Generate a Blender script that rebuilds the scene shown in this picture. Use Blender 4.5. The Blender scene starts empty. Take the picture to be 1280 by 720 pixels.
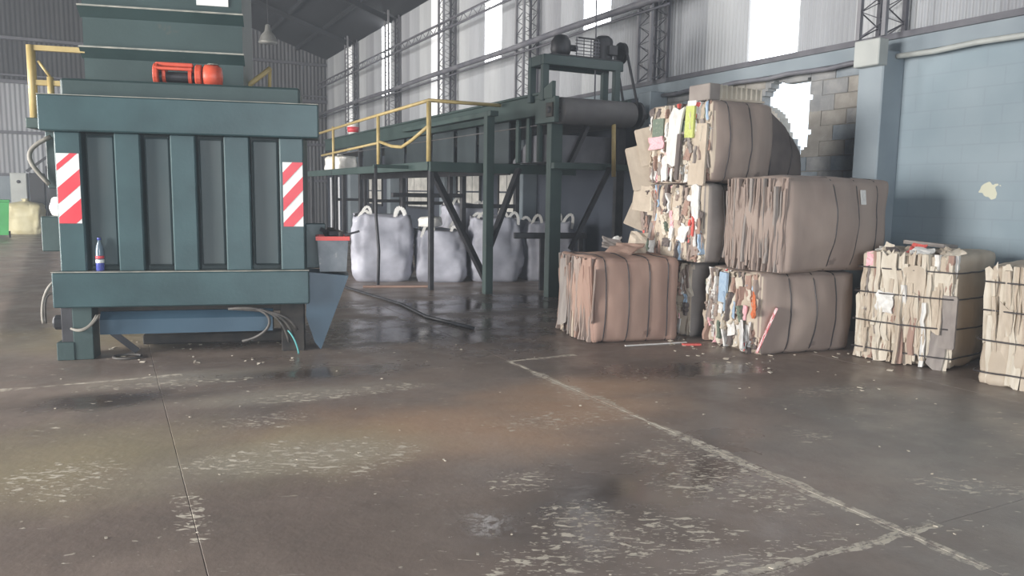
import bpy, math, random
from mathutils import Vector, Matrix, noise
R = math.radians
rnd = random.Random(7)
scene = bpy.context.scene
col = scene.collection

# ------------------------------------------------------------------ camera, world, light, exposure
cam_d = bpy.data.cameras.new('camera'); cam = bpy.data.objects.new('camera', cam_d); col.objects.link(cam)
cam_d.sensor_width = 36.0; cam_d.lens = 970.0 / 1280.0 * 36.0; cam_d.clip_end = 400
cam.matrix_world = Matrix.Translation((0, 0, 1.6)) @ Matrix.Rotation(R(-27.4), 4, 'Z') @ Matrix.Rotation(R(90 - 6.95), 4, 'X') @ Matrix.Rotation(R(0.85), 4, 'Z')
scene.camera = cam

world = bpy.data.worlds.new('world'); scene.world = world; world.use_nodes = True
wb = world.node_tree.nodes['Background']; wb.inputs[0].default_value = (0.80, 0.90, 1.0, 1); wb.inputs[1].default_value = 3.0

def area(name, loc, rot, sx, sy, power, color):
    d = bpy.data.lights.new(name, 'AREA'); d.shape = 'RECTANGLE'; d.size = sx; d.size_y = sy; d.energy = power; d.color = color
    o = bpy.data.objects.new(name, d); o.location = loc; o.rotation_euler = rot; col.objects.link(o); return o
# daylight through the near side door; far side and rear doors added as fill
area('side_door_daylight', (-11.9, 6.3, 2.8), (0, R(-90), 0), 5.4, 5.2, 3900, (1.0, 0.97, 0.93))
area('far_side_fill', (-11.9, 20.0, 2.8), (0, R(-90), 0), 5.4, 6.0, 3000, (1.0, 0.97, 0.93))
area('rear_fill', (-0.5, -6.9, 2.6), (R(90), 0, 0), 6.8, 5.0, 900, (0.90, 0.95, 1.0))

vs = scene.view_settings
vs.view_transform = 'Standard'; vs.look = 'None'; vs.gamma = 1.0; vs.use_curve_mapping = False; vs.exposure = 0.0
cy = scene.cycles
cy.max_bounces = 6; cy.diffuse_bounces = 4; cy.glossy_bounces = 3; cy.transmission_bounces = 4; cy.sample_clamp_indirect = 4.0
cy.caustics_reflective = False; cy.caustics_refractive = False; cy.use_denoising = True

# ------------------------------------------------------------------ helpers
def lin(c):
    return tuple((x / 12.92 if x <= 0.04045 else ((x + 0.055) / 1.055) ** 2.4) for x in (v / 255.0 for v in c)) + (1,)

MATS = {}
def pm(name, a, b=None, sc=4.0, rough=0.6, metal=0.0, bump=0.0, bsc=None, stretch=(1, 1, 1), lo=0.35, hi=0.65, third=None, third_sc=1.2, third_t=0.6, emit=None, rough2=None):
    m = bpy.data.materials.new(name); m.use_nodes = True; MATS[name] = m
    nt = m.node_tree; N = nt.nodes; L = nt.links
    p = N['Principled BSDF']
    p.inputs['Roughness'].default_value = rough; p.inputs['Metallic'].default_value = metal
    tc = N.new('ShaderNodeTexCoord'); mp = N.new('ShaderNodeMapping'); mp.inputs['Scale'].default_value = stretch
    L.new(tc.outputs['Object'], mp.inputs[0])
    n = N.new('ShaderNodeTexNoise'); n.inputs['Scale'].default_value = sc; n.inputs['Detail'].default_value = 6
    L.new(mp.outputs[0], n.inputs['Vector'])
    r = N.new('ShaderNodeValToRGB'); r.color_ramp.elements[0].position = lo; r.color_ramp.elements[1].position = hi
    r.color_ramp.elements[0].color = lin(a); r.color_ramp.elements[1].color = lin(b or a)
    L.new(n.outputs['Fac'], r.inputs[0]); out = r.outputs[0]
    if third:
        n3 = N.new('ShaderNodeTexNoise'); n3.inputs['Scale'].default_value = third_sc; n3.inputs['Detail'].default_value = 8; n3.inputs['Roughness'].default_value = 0.7
        L.new(tc.outputs['Object'], n3.inputs['Vector'])
        r3 = N.new('ShaderNodeValToRGB'); r3.color_ramp.elements[0].position = third_t; r3.color_ramp.elements[1].position = third_t + 0.05
        L.new(n3.outputs['Fac'], r3.inputs[0])
        mx = N.new('ShaderNodeMix'); mx.data_type = 'RGBA'; L.new(r3.outputs[0], mx.inputs[0]); L.new(out, mx.inputs[6]); mx.inputs[7].default_value = lin(third); out = mx.outputs[2]
    L.new(out, p.inputs['Base Color'])
    if rough2 is not None:
        mr = N.new('ShaderNodeMapRange'); mr.inputs[3].default_value = rough; mr.inputs[4].default_value = rough2; L.new(n.outputs['Fac'], mr.inputs[0]); L.new(mr.outputs[0], p.inputs['Roughness'])
    if bump:
        bn = N.new('ShaderNodeTexNoise'); bn.inputs['Scale'].default_value = bsc or sc * 3; bn.inputs['Detail'].default_value = 4
        L.new(mp.outputs[0], bn.inputs['Vector'])
        bp = N.new('ShaderNodeBump'); bp.inputs['Strength'].default_value = bump; bp.inputs['Distance'].default_value = 0.02
        L.new(bn.outputs['Fac'], bp.inputs['Height']); L.new(bp.outputs[0], p.inputs['Normal'])
    if emit:
        p.inputs['Emission Color'].default_value = emit[0]; p.inputs['Emission Strength'].default_value = emit[1]
    return m

class MB:
    def __init__(s): s.v = []; s.f = []
    def add(s, vs_, fs):
        k = len(s.v); s.v += [tuple(v) for v in vs_]; s.f += [tuple(k + i for i in f) for f in fs]; return s
    def box(s, x0, x1, y0, y1, z0, z1, M=None):
        v = [Vector(p) for p in ((x0, y0, z0), (x1, y0, z0), (x1, y1, z0), (x0, y1, z0), (x0, y0, z1), (x1, y0, z1), (x1, y1, z1), (x0, y1, z1))]
        if M: v = [M @ p for p in v]
        return s.add(v, [(0, 3, 2, 1), (4, 5, 6, 7), (0, 1, 5, 4), (1, 2, 6, 5), (2, 3, 7, 6), (3, 0, 4, 7)])
    def bbox(s, x0, x1, y0, y1, z0, z1, c=0.012):
        # box with chamfered edges
        return s.cham((x0, x1, y0, y1, z0, z1), c)
    def cham(s, b, c):
        x0, x1, y0, y1, z0, z1 = b; k = len(s.v)
        idx = {}
        V = []
        for ix, X in enumerate((x0, x1)):
            for iy, Y in enumerate((y0, y1)):
                for iz, Z in enumerate((z0, z1)):
                    sx, sy, sz = (c if ix == 0 else -c), (c if iy == 0 else -c), (c if iz == 0 else -c)
                    idx[ix, iy, iz, 0] = len(V); V.append((X, Y + sy, Z + sz))
                    idx[ix, iy, iz, 1] = len(V); V.append((X + sx, Y, Z + sz))
                    idx[ix, iy, iz, 2] = len(V); V.append((X + sx, Y + sy, Z))
        F = []
        for i in (0, 1):
            a = [idx[i, 0, 0, 0], idx[i, 1, 0, 0], idx[i, 1, 1, 0], idx[i, 0, 1, 0]]; F.append(a if i else a[::-1])
            a = [idx[0, i, 0, 1], idx[1, i, 0, 1], idx[1, i, 1, 1], idx[0, i, 1, 1]]; F.append(a[::-1] if i else a)
            a = [idx[0, 0, i, 2], idx[1, 0, i, 2], idx[1, 1, i, 2], idx[0, 1, i, 2]]; F.append(a if i else a[::-1])
        for a_ in (0, 1):
            for b_ in (0, 1):
                F.append([idx[a_, b_, 0, 0], idx[a_, b_, 0, 1], idx[a_, b_, 1, 1], idx[a_, b_, 1, 0]])
                F.append([idx[a_, 0, b_, 0], idx[a_, 0, b_, 2], idx[a_, 1, b_, 2], idx[a_, 1, b_, 0]])
                F.append([idx[0, a_, b_, 1], idx[0, a_, b_, 2], idx[1, a_, b_, 2], idx[1, a_, b_, 1]])
                for c_ in (0, 1): F.append([idx[a_, b_, c_, 0], idx[a_, b_, c_, 1], idx[a_, b_, c_, 2]])
        return s.add(V, F)
    def bar(s, p, q, w, h=None, up=(0, 0, 1)):
        h = h or w; p = Vector(p); q = Vector(q); d = (q - p).normalized(); u = Vector(up)
        if abs(d.dot(u)) > 0.98: u = Vector((1, 0, 0))
        a = d.cross(u).normalized(); b = a.cross(d)
        V = [e + a * sa * w / 2 + b * sb * h / 2 for e in (p, q) for sa, sb in ((-1, -1), (1, -1), (1, 1), (-1, 1))]
        return s.add(V, [(0, 1, 2, 3), (7, 6, 5, 4), (0, 4, 5, 1), (1, 5, 6, 2), (2, 6, 7, 3), (3, 7, 4, 0)])
    def tube(s, pts, r, n=8, cap=True, closed=False):
        pts = [Vector(p) for p in pts]; m = len(pts); V = []; F = []
        prev = None
        for i, p in enumerate(pts):
            a_ = pts[i - 1] if (i > 0 or closed) else p; b_ = pts[(i + 1) % m] if (i < m - 1 or closed) else p
            d = (b_ - a_); d = d.normalized() if d.length > 1e-9 else Vector((0, 0, 1))
            if prev is None:
                u = Vector((0, 0, 1)) if abs(d.z) < 0.9 else Vector((1, 0, 0)); a = d.cross(u).normalized()
            else:
                a = prev - d * prev.dot(d); a = a.normalized() if a.length > 1e-6 else d.orthogonal().normalized()
            prev = a; b = d.cross(a)
            rr = r[i] if isinstance(r, (list, tuple)) else r
            V += [p + (a * math.cos(t) + b * math.sin(t)) * rr for t in (2 * math.pi * k / n for k in range(n))]
        for i in range(m if closed else m - 1):
            for k in range(n):
                F.append((i * n + k, i * n + (k + 1) % n, ((i + 1) % m) * n + (k + 1) % n, ((i + 1) % m) * n + k))
        if cap and not closed:
            F.append(tuple(range(n))[::-1]); F.append(tuple((m - 1) * n + k for k in range(n)))
        return s.add(V, F)
    def prism(s, poly, O, U, W, T):
        # polygon (a,b) in plane O + a U + b W, extruded by vector T
        O, U, W, T = Vector(O), Vector(U), Vector(W), Vector(T); n = len(poly)
        V = [O + U * a + W * b for a, b in poly]; V += [p + T for p in V]
        return s.add(V, [tuple(range(n))[::-1], tuple(range(n, 2 * n))] + [(i, (i + 1) % n, n + (i + 1) % n, n + i) for i in range(n)])
    def lathe(s, prof, n=16, M=None):
        V = []; F = []
        for r_, z in prof: V += [Vector((r_ * math.cos(2 * math.pi * k / n), r_ * math.sin(2 * math.pi * k / n), z)) for k in range(n)]
        if M: V = [M @ v for v in V]
        for i in range(len(prof) - 1):
            for k in range(n): F.append((i * n + k, i * n + (k + 1) % n, (i + 1) * n + (k + 1) % n, (i + 1) * n + k))
        F.append(tuple(range(n))[::-1]); F.append(tuple((len(prof) - 1) * n + k for k in range(n)))
        return s.add(V, F)
    def mesh(s, name, mat, smooth=False):
        me = bpy.data.meshes.new(name); me.from_pydata(s.v, [], s.f)
        if mat: me.materials.append(mat)
        if smooth: me.polygons.foreach_set('use_smooth', [True] * len(me.polygons))
        me.validate(); me.update(); return me
    def build(s, name, mat, parent=None, smooth=False, label=None):
        return link(name, s.mesh(name, mat, smooth), parent, label)

def link(name, me, parent=None, label=None):
    o = bpy.data.objects.new(name, me); col.objects.link(o); o.parent = parent
    if label: o['label'] = label
    return o
def inst(name, me, parent, loc=(0, 0, 0), rot=(0, 0, 0), scale=(1, 1, 1), mat=None):
    o = link(name, me, parent); o.location = loc; o.rotation_euler = rot; o.scale = scale
    if mat:
        o.material_slots[0].link = 'OBJECT'; o.material_slots[0].material = mat
    return o
def thing(name, label, cat, loc=(0, 0, 0), rz=0, group=None, kind=None):
    o = bpy.data.objects.new(name, None); col.objects.link(o); o.location = loc; o.rotation_euler = (0, 0, rz); o.empty_display_size = 0.2
    return tag(o, label, cat, group, kind)
def tag(o, label, cat=None, group=None, kind=None):
    if label: o['label'] = label
    if cat: o['category'] = cat
    if group: o['group'] = group
    if kind: o['kind'] = kind
    return o
def arc(c, a, b, pts):
    return pts
def bez(p0, p1, p2, p3, n=14):
    p0, p1, p2, p3 = map(Vector, (p0, p1, p2, p3))
    return [p0 * (1 - t) ** 3 + p1 * 3 * t * (1 - t) ** 2 + p2 * 3 * t * t * (1 - t) + p3 * t ** 3 for t in (i / (n - 1) for i in range(n))]
def clip(poly, axis, val, keep_less):
    out = []
    for i in range(len(poly)):
        p, q = poly[i], poly[(i + 1) % len(poly)]
        ip = (p[axis] <= val) == keep_less; iq = (q[axis] <= val) == keep_less
        if ip: out.append(p)
        if ip != iq:
            t = (val - p[axis]) / (q[axis] - p[axis]); out.append(tuple(p[k] + (q[k] - p[k]) * t for k in (0, 1)))
    return out

# ------------------------------------------------------------------ materials
M_teal = pm('teal_paint', (44, 67, 71), (56, 82, 86), 2.2, 0.42, bump=0.08, bsc=30, third=(86, 84, 76), third_sc=3.4, third_t=0.665)
M_teal_d = pm('dark_green_paint', (42, 60, 60), (52, 71, 71), 2.0, 0.5, bump=0.08, bsc=30, third=(70, 76, 72), third_sc=2.0, third_t=0.68)
M_panel = pm('panel_paint', (58, 76, 80), (78, 88, 89), 2.4, 0.5, stretch=(1, 1, 0.3), bump=0.06, bsc=20)
M_dpanel = pm('dark_conveyor_panel', (38, 48, 52), (50, 60, 64), 2, 0.6)
M_blue = pm('blue_paint', (48, 70, 86), (58, 82, 99), 2.0, 0.4, bump=0.05)
M_worn = pm('worn_edge', (120, 124, 118), (160, 158, 148), 8, 0.6)
M_green = pm('conveyor_green', (44, 62, 60), (56, 74, 71), 1.8, 0.55, third=(92, 92, 80), third_sc=2.5, third_t=0.66, bump=0.05)
M_dark = pm('dark_steel', (46, 46, 50), (66, 66, 70), 5, 0.55, metal=0.3)
M_grime = pm('grimy_iron', (38, 36, 36), (64, 58, 52), 7, 0.75, bump=0.15)
M_yellow = pm('yellow_paint', (168, 148, 98), (186, 166, 114), 6, 0.5, third=(120, 104, 76), third_sc=6, third_t=0.64)
M_orange = pm('orange_paint', (196, 74, 52), (218, 92, 66), 5, 0.45, third=(150, 70, 56), third_sc=9, third_t=0.63)
M_white = pm('white_paint', (226, 228, 226), (240, 240, 236), 3, 0.45)
M_red = pm('red_reflective', (214, 62, 74), (226, 78, 88), 3, 0.4)
M_rubber = pm('hose_rubber', (52, 50, 50), (92, 88, 84), 9, 0.6)
M_rubber_p = pm('pale_hose', (118, 114, 106), (142, 138, 130), 9, 0.6)
M_wire = pm('teal_wire', (84, 160, 160), (96, 170, 170), 9, 0.5)
M_belt = pm('belt_rubber', (84, 82, 84), (100, 98, 98), 3, 0.7, bump=0.05)
M_sheet = [pm('galvanised_sheet', (144, 147, 152), (166, 169, 174), 1.5, 0.55, stretch=(1, 1, 0.15), third=(124, 126, 130), third_sc=0.8, third_t=0.62),
           pm('galvanised_sheet_pale', (160, 163, 167), (180, 183, 186), 1.8, 0.55, stretch=(1, 1, 0.15)),
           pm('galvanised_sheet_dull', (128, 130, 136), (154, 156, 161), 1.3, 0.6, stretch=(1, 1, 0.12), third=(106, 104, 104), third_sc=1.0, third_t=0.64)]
M_sheet_dk = pm('dark_and_shaded_sheet', (46, 46, 49), (60, 60, 62), 0.9, 0.7, stretch=(1, 1, 0.2))  # on the gable top, shade is put into this sheet colour
M_sheet_gr = pm('half_shaded_sheet', (80, 80, 84), (98, 98, 102), 0.9, 0.7, stretch=(1, 1, 0.2))  # dimmer gable sheets, their weaker light put into the colour
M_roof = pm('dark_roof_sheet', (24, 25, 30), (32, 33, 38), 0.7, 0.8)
M_win = pm('translucent_panel', (250, 252, 255), None, 1, 0.4, emit=((0.95, 0.98, 1.0, 1), 5.0))
M_win_d = pm('dirty_translucent_panel', (200, 200, 198), (226, 226, 224), 3, 0.5, stretch=(1, 1, 0.1), emit=((0.92, 0.95, 1.0, 1), 0.45))
M_lat = pm('lattice_steel', (112, 112, 118), (138, 138, 142), 4, 0.6)
M_lat_d = pm('lattice_steel_dark', (84, 84, 92), (102, 102, 108), 4, 0.6)
M_pipe = pm('grey_pipe', (96, 96, 104), (120, 120, 126), 3, 0.5)
M_conc = pm('painted_concrete', (128, 139, 147), (144, 154, 161), 1.5, 0.8, bump=0.1, bsc=14)
M_blockm = [pm('block_grey', (128, 130, 132), (150, 150, 150), 6, 0.9, bump=0.3, bsc=40), pm('block_warm', (142, 138, 132), (160, 156, 150), 6, 0.9, bump=0.3, bsc=40), pm('block_cool', (122, 131, 139), (142, 150, 157), 6, 0.9, bump=0.3, bsc=40)]
M_mortar = pm('mortar', (120, 118, 114), (140, 136, 130), 8, 0.95, bump=0.2)
M_dwall = pm('dark_wall', (54, 60, 72), (68, 73, 84), 0.8, 0.85, bump=0.1, bsc=8)  # one dark tone for the far lower wall
M_glass_d = pm('grimy_glass', (150, 148, 140), (196, 192, 184), 4, 0.3, emit=((0.9, 0.88, 0.84, 1), 0.22))
M_outg = pm('yard_ground', (170, 164, 150), (190, 184, 170), 0.5, 0.95)
M_bag = pm('woven_plastic', (150, 151, 162), (182, 183, 194), 3, 0.55, bump=0.25, bsc=9, third=(140, 134, 130), third_sc=2.2, third_t=0.72)
M_bag_w = pm('white_plastic', (226, 224, 218), (244, 242, 238), 3, 0.45, bump=0.2, bsc=10)
M_bag_b = pm('beige_plastic', (214, 204, 160), (230, 222, 184), 3, 0.55, bump=0.2, bsc=8)
M_greenbin = pm('green_plastic', (56, 150, 74), (66, 164, 84), 2, 0.4)
M_bin = pm('grey_sheet_metal', (92, 100, 108), (118, 124, 130), 6, 0.5, third=(140, 144, 146), third_sc=9, third_t=0.6)
M_redrim = pm('red_plastic', (206, 58, 50), (220, 70, 60), 3, 0.4)
M_cab = pm('cabinet_grey', (164, 168, 166), (180, 184, 180), 3, 0.5)
M_bottle = pm('clear_bottle', (92, 110, 124), (116, 132, 144), 8, 0.15)
M_bottle_b = pm('blue_bottle_base', (64, 74, 150), (84, 92, 170), 8, 0.2)
M_lamp = pm('lamp_aluminium', (150, 150, 146), (176, 176, 172), 5, 0.35, metal=0.4)
# bale materials
CB = dict(
    brown=pm('cardboard_brown', (150, 122, 110), (166, 138, 124), 3, 0.85, stretch=(1, 1, 0.3), bump=0.15, bsc=10, third=(134, 108, 98), third_sc=2.5, third_t=0.64),
    taupe=pm('cardboard_taupe', (142, 126, 118), (160, 144, 134), 3, 0.85, stretch=(1, 1, 0.3), bump=0.15, bsc=10, third=(126, 112, 106), third_sc=2.5, third_t=0.64),
    tan=pm('cardboard_tan', (178, 164, 147), (196, 183, 166), 3, 0.85, bump=0.12, bsc=10),
    pale=pm('cardboard_pale', (194, 184, 168), (210, 201, 186), 3, 0.85, bump=0.12, bsc=10),
    grey=pm('cardboard_grey', (132, 124, 120), (152, 144, 138), 3, 0.85, bump=0.12, bsc=10),
    dark=pm('cardboard_dark', (90, 82, 80), (112, 102, 98), 3, 0.85, bump=0.12, bsc=10),
    white=pm('paper_white', (204, 202, 198), (226, 224, 220), 4, 0.7),
    red=pm('print_red', (196, 60, 56), (224, 120, 110), 14, 0.6),
    orange=pm('print_orange', (214, 110, 66), (226, 132, 90), 8, 0.6),
    pink=pm('print_pink', (222, 150, 160), (236, 200, 204), 16, 0.6),
    blue=pm('print_blue', (150, 176, 202), (178, 198, 216), 8, 0.6),
    green=pm('print_green', (90, 104, 92), (112, 124, 108), 8, 0.6),
    lime=pm('print_lime', (176, 186, 96), (200, 206, 130), 12, 0.6),
    printed=pm('print_red_white', (196, 44, 58), (236, 226, 224), 9, 0.6, lo=0.48, hi=0.52),
)
M_strap = pm('strap_wire', (60, 56, 58), (76, 72, 72), 9, 0.5, metal=0.3)

# floor: damp concrete with dry crusts
def floor_material():
    m = bpy.data.materials.new('damp_concrete'); m.use_nodes = True; nt = m.node_tree; N = nt.nodes; L = nt.links; p = N['Principled BSDF']
    g = N.new('ShaderNodeNewGeometry'); P = g.outputs['Position']
    def nz(scale, detail=6, rough=0.6, stretch=None, off=(0, 0, 0)):
        n = N.new('ShaderNodeTexNoise'); n.inputs['Scale'].default_value = scale; n.inputs['Detail'].default_value = detail; n.inputs['Roughness'].default_value = rough
        mp = N.new('ShaderNodeMapping'); mp.inputs['Location'].default_value = off; mp.inputs['Scale'].default_value = stretch or (1, 1, 1)
        L.new(P, mp.inputs[0]); L.new(mp.outputs[0], n.inputs['Vector']); return n.outputs['Fac']
    def mth(op, a, b=None, c=None):
        n = N.new('ShaderNodeMath'); n.operation = op
        for i, x in enumerate((a, b, c)):
            if x is None: continue
            if isinstance(x, (int, float)): n.inputs[i].default_value = x
            else: L.new(x, n.inputs[i])
        return n.outputs[0]
    def sm(x, lo, hi, a=0.0, b=1.0):
        n = N.new('ShaderNodeMapRange'); n.interpolation_type = 'SMOOTHSTEP'; L.new(x, n.inputs[0])
        for i, v in zip((1, 2, 3, 4), (lo, hi, a, b)): n.inputs[i].default_value = v
        return n.outputs[0]
    def mix(f, a, b):
        n = N.new('ShaderNodeMix'); n.data_type = 'RGBA'; L.new(f, n.inputs[0])
        for k, x in ((6, a), (7, b)):
            if isinstance(x, tuple): n.inputs[k].default_value = lin(x)
            else: L.new(x, n.inputs[k])
        return n.outputs[2]
    sx = N.new('ShaderNodeSeparateXYZ'); L.new(P, sx.inputs[0]); X, Y = sx.outputs[0], sx.outputs[1]
    wob = nz(1.3, 4)
    def blob(cx, cy_, rx, ry, ang=0.0):
        c, s = math.cos(R(ang)), math.sin(R(ang))
        dx = mth('ADD', X, -cx); dy = mth('ADD', Y, -cy_)
        u = mth('MULTIPLY', mth('ADD', mth('MULTIPLY', dx, c), mth('MULTIPLY', dy, s)), 1 / rx)
        v = mth('MULTIPLY', mth('ADD', mth('MULTIPLY', dy, c), mth('MULTIPLY', dx, -s)), 1 / ry)
        d = mth('SQRT', mth('ADD', mth('MULTIPLY', u, u), mth('MULTIPLY', v, v)))
        d = mth('ADD', d, mth('MULTIPLY', mth('ADD', wob, -0.5), 1.3))
        return sm(d, 0.15, 1.3, 1.0, 0.0)
    def union(bl):
        o = bl[0]
        for b in bl[1:]: o = mth('MAXIMUM', o, b)
        return o
    base = mix(sm(nz(0.55, 5), 0.35, 0.68), (120, 107, 99), (144, 129, 119))
    base = mix(mth('MULTIPLY', sm(nz(5, 8, 0.7), 0.45, 0.7), 0.35), base, (100, 90, 84))
    # mud tints, with warm door light put into the colour too
    warm = union([blob(2.0, 4.75, 1.5, 0.75, -8), blob(3.0, 4.8, 1.1, 0.6, -10), blob(3.4, 5.3, 1.2, 0.5)])
    base = mix(mth('MULTIPLY', warm, 0.75), base, (184, 150, 122))
    olive = union([blob(-0.3, 5.1, 1.1, 0.8), blob(1.0, 4.7, 0.9, 0.6), blob(0.3, 9.6, 2.2, 1.2)])
    base = mix(mth('MULTIPLY', olive, 0.7), base, (164, 152, 122))
    grey = union([blob(5.2, 3.4, 1.8, 1.4), blob(4.4, 1.9, 1.6, 1.2)])
    base = mix(mth('MULTIPLY', grey, 0.5), base, (150, 150, 146))
    dry = union([blob(0.6, 7.0, 1.3, 0.3, -8), blob(1.2, 6.1, 1.2, 0.25, -4), blob(0.9, 4.6, 1.1, 0.4, -6)])
    base = mix(mth('MULTIPLY', dry, 0.55), base, (168, 160, 146))
    # standing damp
    wet = union([blob(3.3, 8.2, 2.6, 1.5, -12), blob(1.6, 6.75, 1.0, 0.3, -8), blob(-0.1, 6.5, 0.8, 0.28, -10), blob(5.0, 10.0, 3.0, 1.4), blob(2.6, 3.4, 1.3, 0.5, 20), blob(4.6, 5.5, 1.2, 0.45, -20)])
    wet = mth('MULTIPLY', wet, sm(nz(0.9, 4, 0.5, off=(3, 5, 0)), 0.25, 0.5))
    base = mix(mth('MULTIPLY', wet, 0.75), base, (60, 51, 47))
    track = sm(mth('ADD', mth('ABSOLUTE', mth('ADD', mth('ADD', X, 1.0), mth('MULTIPLY', mth('ADD', Y, -12.0), 0.055))), mth('MULTIPLY', wob, 0.3)), 0.3, 0.5, 1.0, 0.0)
    track = mth('MULTIPLY', track, sm(Y, 8.5, 10.5))
    base = mix(mth('MULTIPLY', track, 0.7), base, (70, 62, 54))
    # dry pale crust: flakes inside patches, and along the slab joints
    patches = union([blob(b[0], b[1], b[2] * 1.35, b[3] * 1.35, *b[4:]) for b in ((-0.3, 4.85, 0.42, 0.38), (0.72, 4.6, 0.55, 0.34, -10), (1.25, 4.45, 0.5, 0.4), (1.7, 5.98, 0.9, 0.16, -2), (2.7, 4.65, 0.55, 0.22, -8), (2.0, 3.68, 0.3, 0.22), (2.05, 3.2, 0.25, 0.18), (2.85, 3.2, 0.42, 0.34, -30), (2.2, 2.85, 0.5, 0.3, -20), (1.55, 2.8, 0.3, 0.2), (4.2, 3.6, 0.22, 0.16), (5.3, 4.4, 0.4, 0.16), (4.35, 2.45, 0.5, 0.12, -40), (0.5, 6.85, 0.8, 0.14, -8), (0.9, 5.45, 0.3, 0.2), (2.9, 3.7, 0.25, 0.2), (0.3, 4.0, 0.1, 0.4), (3.12, 3.35, 0.28, 0.8, -8), (3.3, 5.0, 0.14, 1.2), (2.4, 2.4, 0.9, 0.12))])
    cr = N.new('ShaderNodeMapping'); cr.inputs['Rotation'].default_value = (0, 0, R(27)); L.new(P, cr.inputs[0])
    def nzr(scale, stretch, off, detail=3):
        n = N.new('ShaderNodeTexNoise'); n.inputs['Scale'].default_value = scale; n.inputs['Detail'].default_value = detail; n.inputs['Roughness'].default_value = 0.55; n.inputs['Distortion'].default_value = 0.6
        mp = N.new('ShaderNodeMapping'); mp.inputs['Location'].default_value = off; mp.inputs['Scale'].default_value = stretch
        L.new(cr.outputs[0], mp.inputs[0]); L.new(mp.outputs[0], n.inputs['Vector']); return n.outputs['Fac']
    big = nzr(17, (0.6, 1.5, 1), (0, 0, 0), 5); fine = nzr(38, (0.6, 1.4, 1), (7, 1, 0))
    pm_ = mth('MULTIPLY', sm(patches, 0.0, 0.95), 0.175)
    f1 = sm(mth('ADD', big, pm_), 0.745, 0.79); f2 = sm(mth('ADD', fine, pm_), 0.76, 0.80)
    flakes = mth('MULTIPLY', mth('MAXIMUM', f1, mth('MULTIPLY', f2, 0.8)), mth('GREATER_THAN', patches, 0.01))
    sparse = mth('MULTIPLY', sm(nz(0.8, 3, off=(9, 2, 0)), 0.42, 0.6), sm(nzr(18, (0.6, 1.5, 1), (2, 8, 0)), 0.66, 0.70))
    wid = sm(nz(1.1, 5, 0.7, off=(1, 4, 0)), 0.3, 0.75, 0.012, 0.085)
    def joint(coord, at, lo, hi, other, slope=0.0):
        d = mth('ABSOLUTE', mth('ADD', mth('ADD', coord, -at), mth('MULTIPLY', mth('ADD', nz(3, 3), -0.5), 0.05)))
        j = mth('LESS_THAN', d, wid)
        return mth('MULTIPLY', j, mth('MULTIPLY', mth('GREATER_THAN', other, lo), mth('LESS_THAN', other, hi)))
    jn = union([joint(X, 3.35, 1.9, 6.5, Y), joint(Y, 2.3, 1.2, 3.6, X), joint(Y, 6.5, 3.3, 4.1, X), joint(Y, 7.15, -3.0, 0.5, X)])
    jn = mth('MULTIPLY', mth('MULTIPLY', jn, sm(nz(13, 6, 0.75), 0.42, 0.56)), sm(nz(1.6, 3, off=(6, 6, 0)), 0.3, 0.5, 0.35, 1.0))
    crust = mth('MAXIMUM', mth('MAXIMUM', flakes, jn), sparse)
    base = mix(mth('MULTIPLY', crust, 0.9), base, (210, 201, 185))
    L.new(base, p.inputs['Base Color'])
    # roughness: a damp film, glossier where wet, matt on crust
    rg = sm(nz(1.7, 5, 0.6, off=(4, 4, 0)), 0.35, 0.7, 0.30, 0.62)
    rg = mth('SUBTRACT', rg, mth('MULTIPLY', wet, 0.26))
    pud = mth('MULTIPLY', blob(1.6, 3.27, 0.17, 0.22), sm(nz(22, 4, 0.6), 0.42, 0.56))
    rg = mth('SUBTRACT', rg, mth('MULTIPLY', pud, 0.35))
    rg = mth('MAXIMUM', mth('MAXIMUM', rg, mth('MULTIPLY', crust, 0.8)), 0.07)
    L.new(rg, p.inputs['Roughness'])
    bp = N.new('ShaderNodeBump'); bp.inputs['Strength'].default_value = 0.25; bp.inputs['Distance'].default_value = 0.01
    h = mth('ADD', mth('MULTIPLY', nz(18, 5, 0.65), mth('SUBTRACT', 1.0, mth('MULTIPLY', wet, 0.6))), mth('MULTIPLY', crust, 0.5))
    L.new(h, bp.inputs['Height']); L.new(bp.outputs[0], p.inputs['Normal'])
    return m
M_floor = floor_material()

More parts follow.
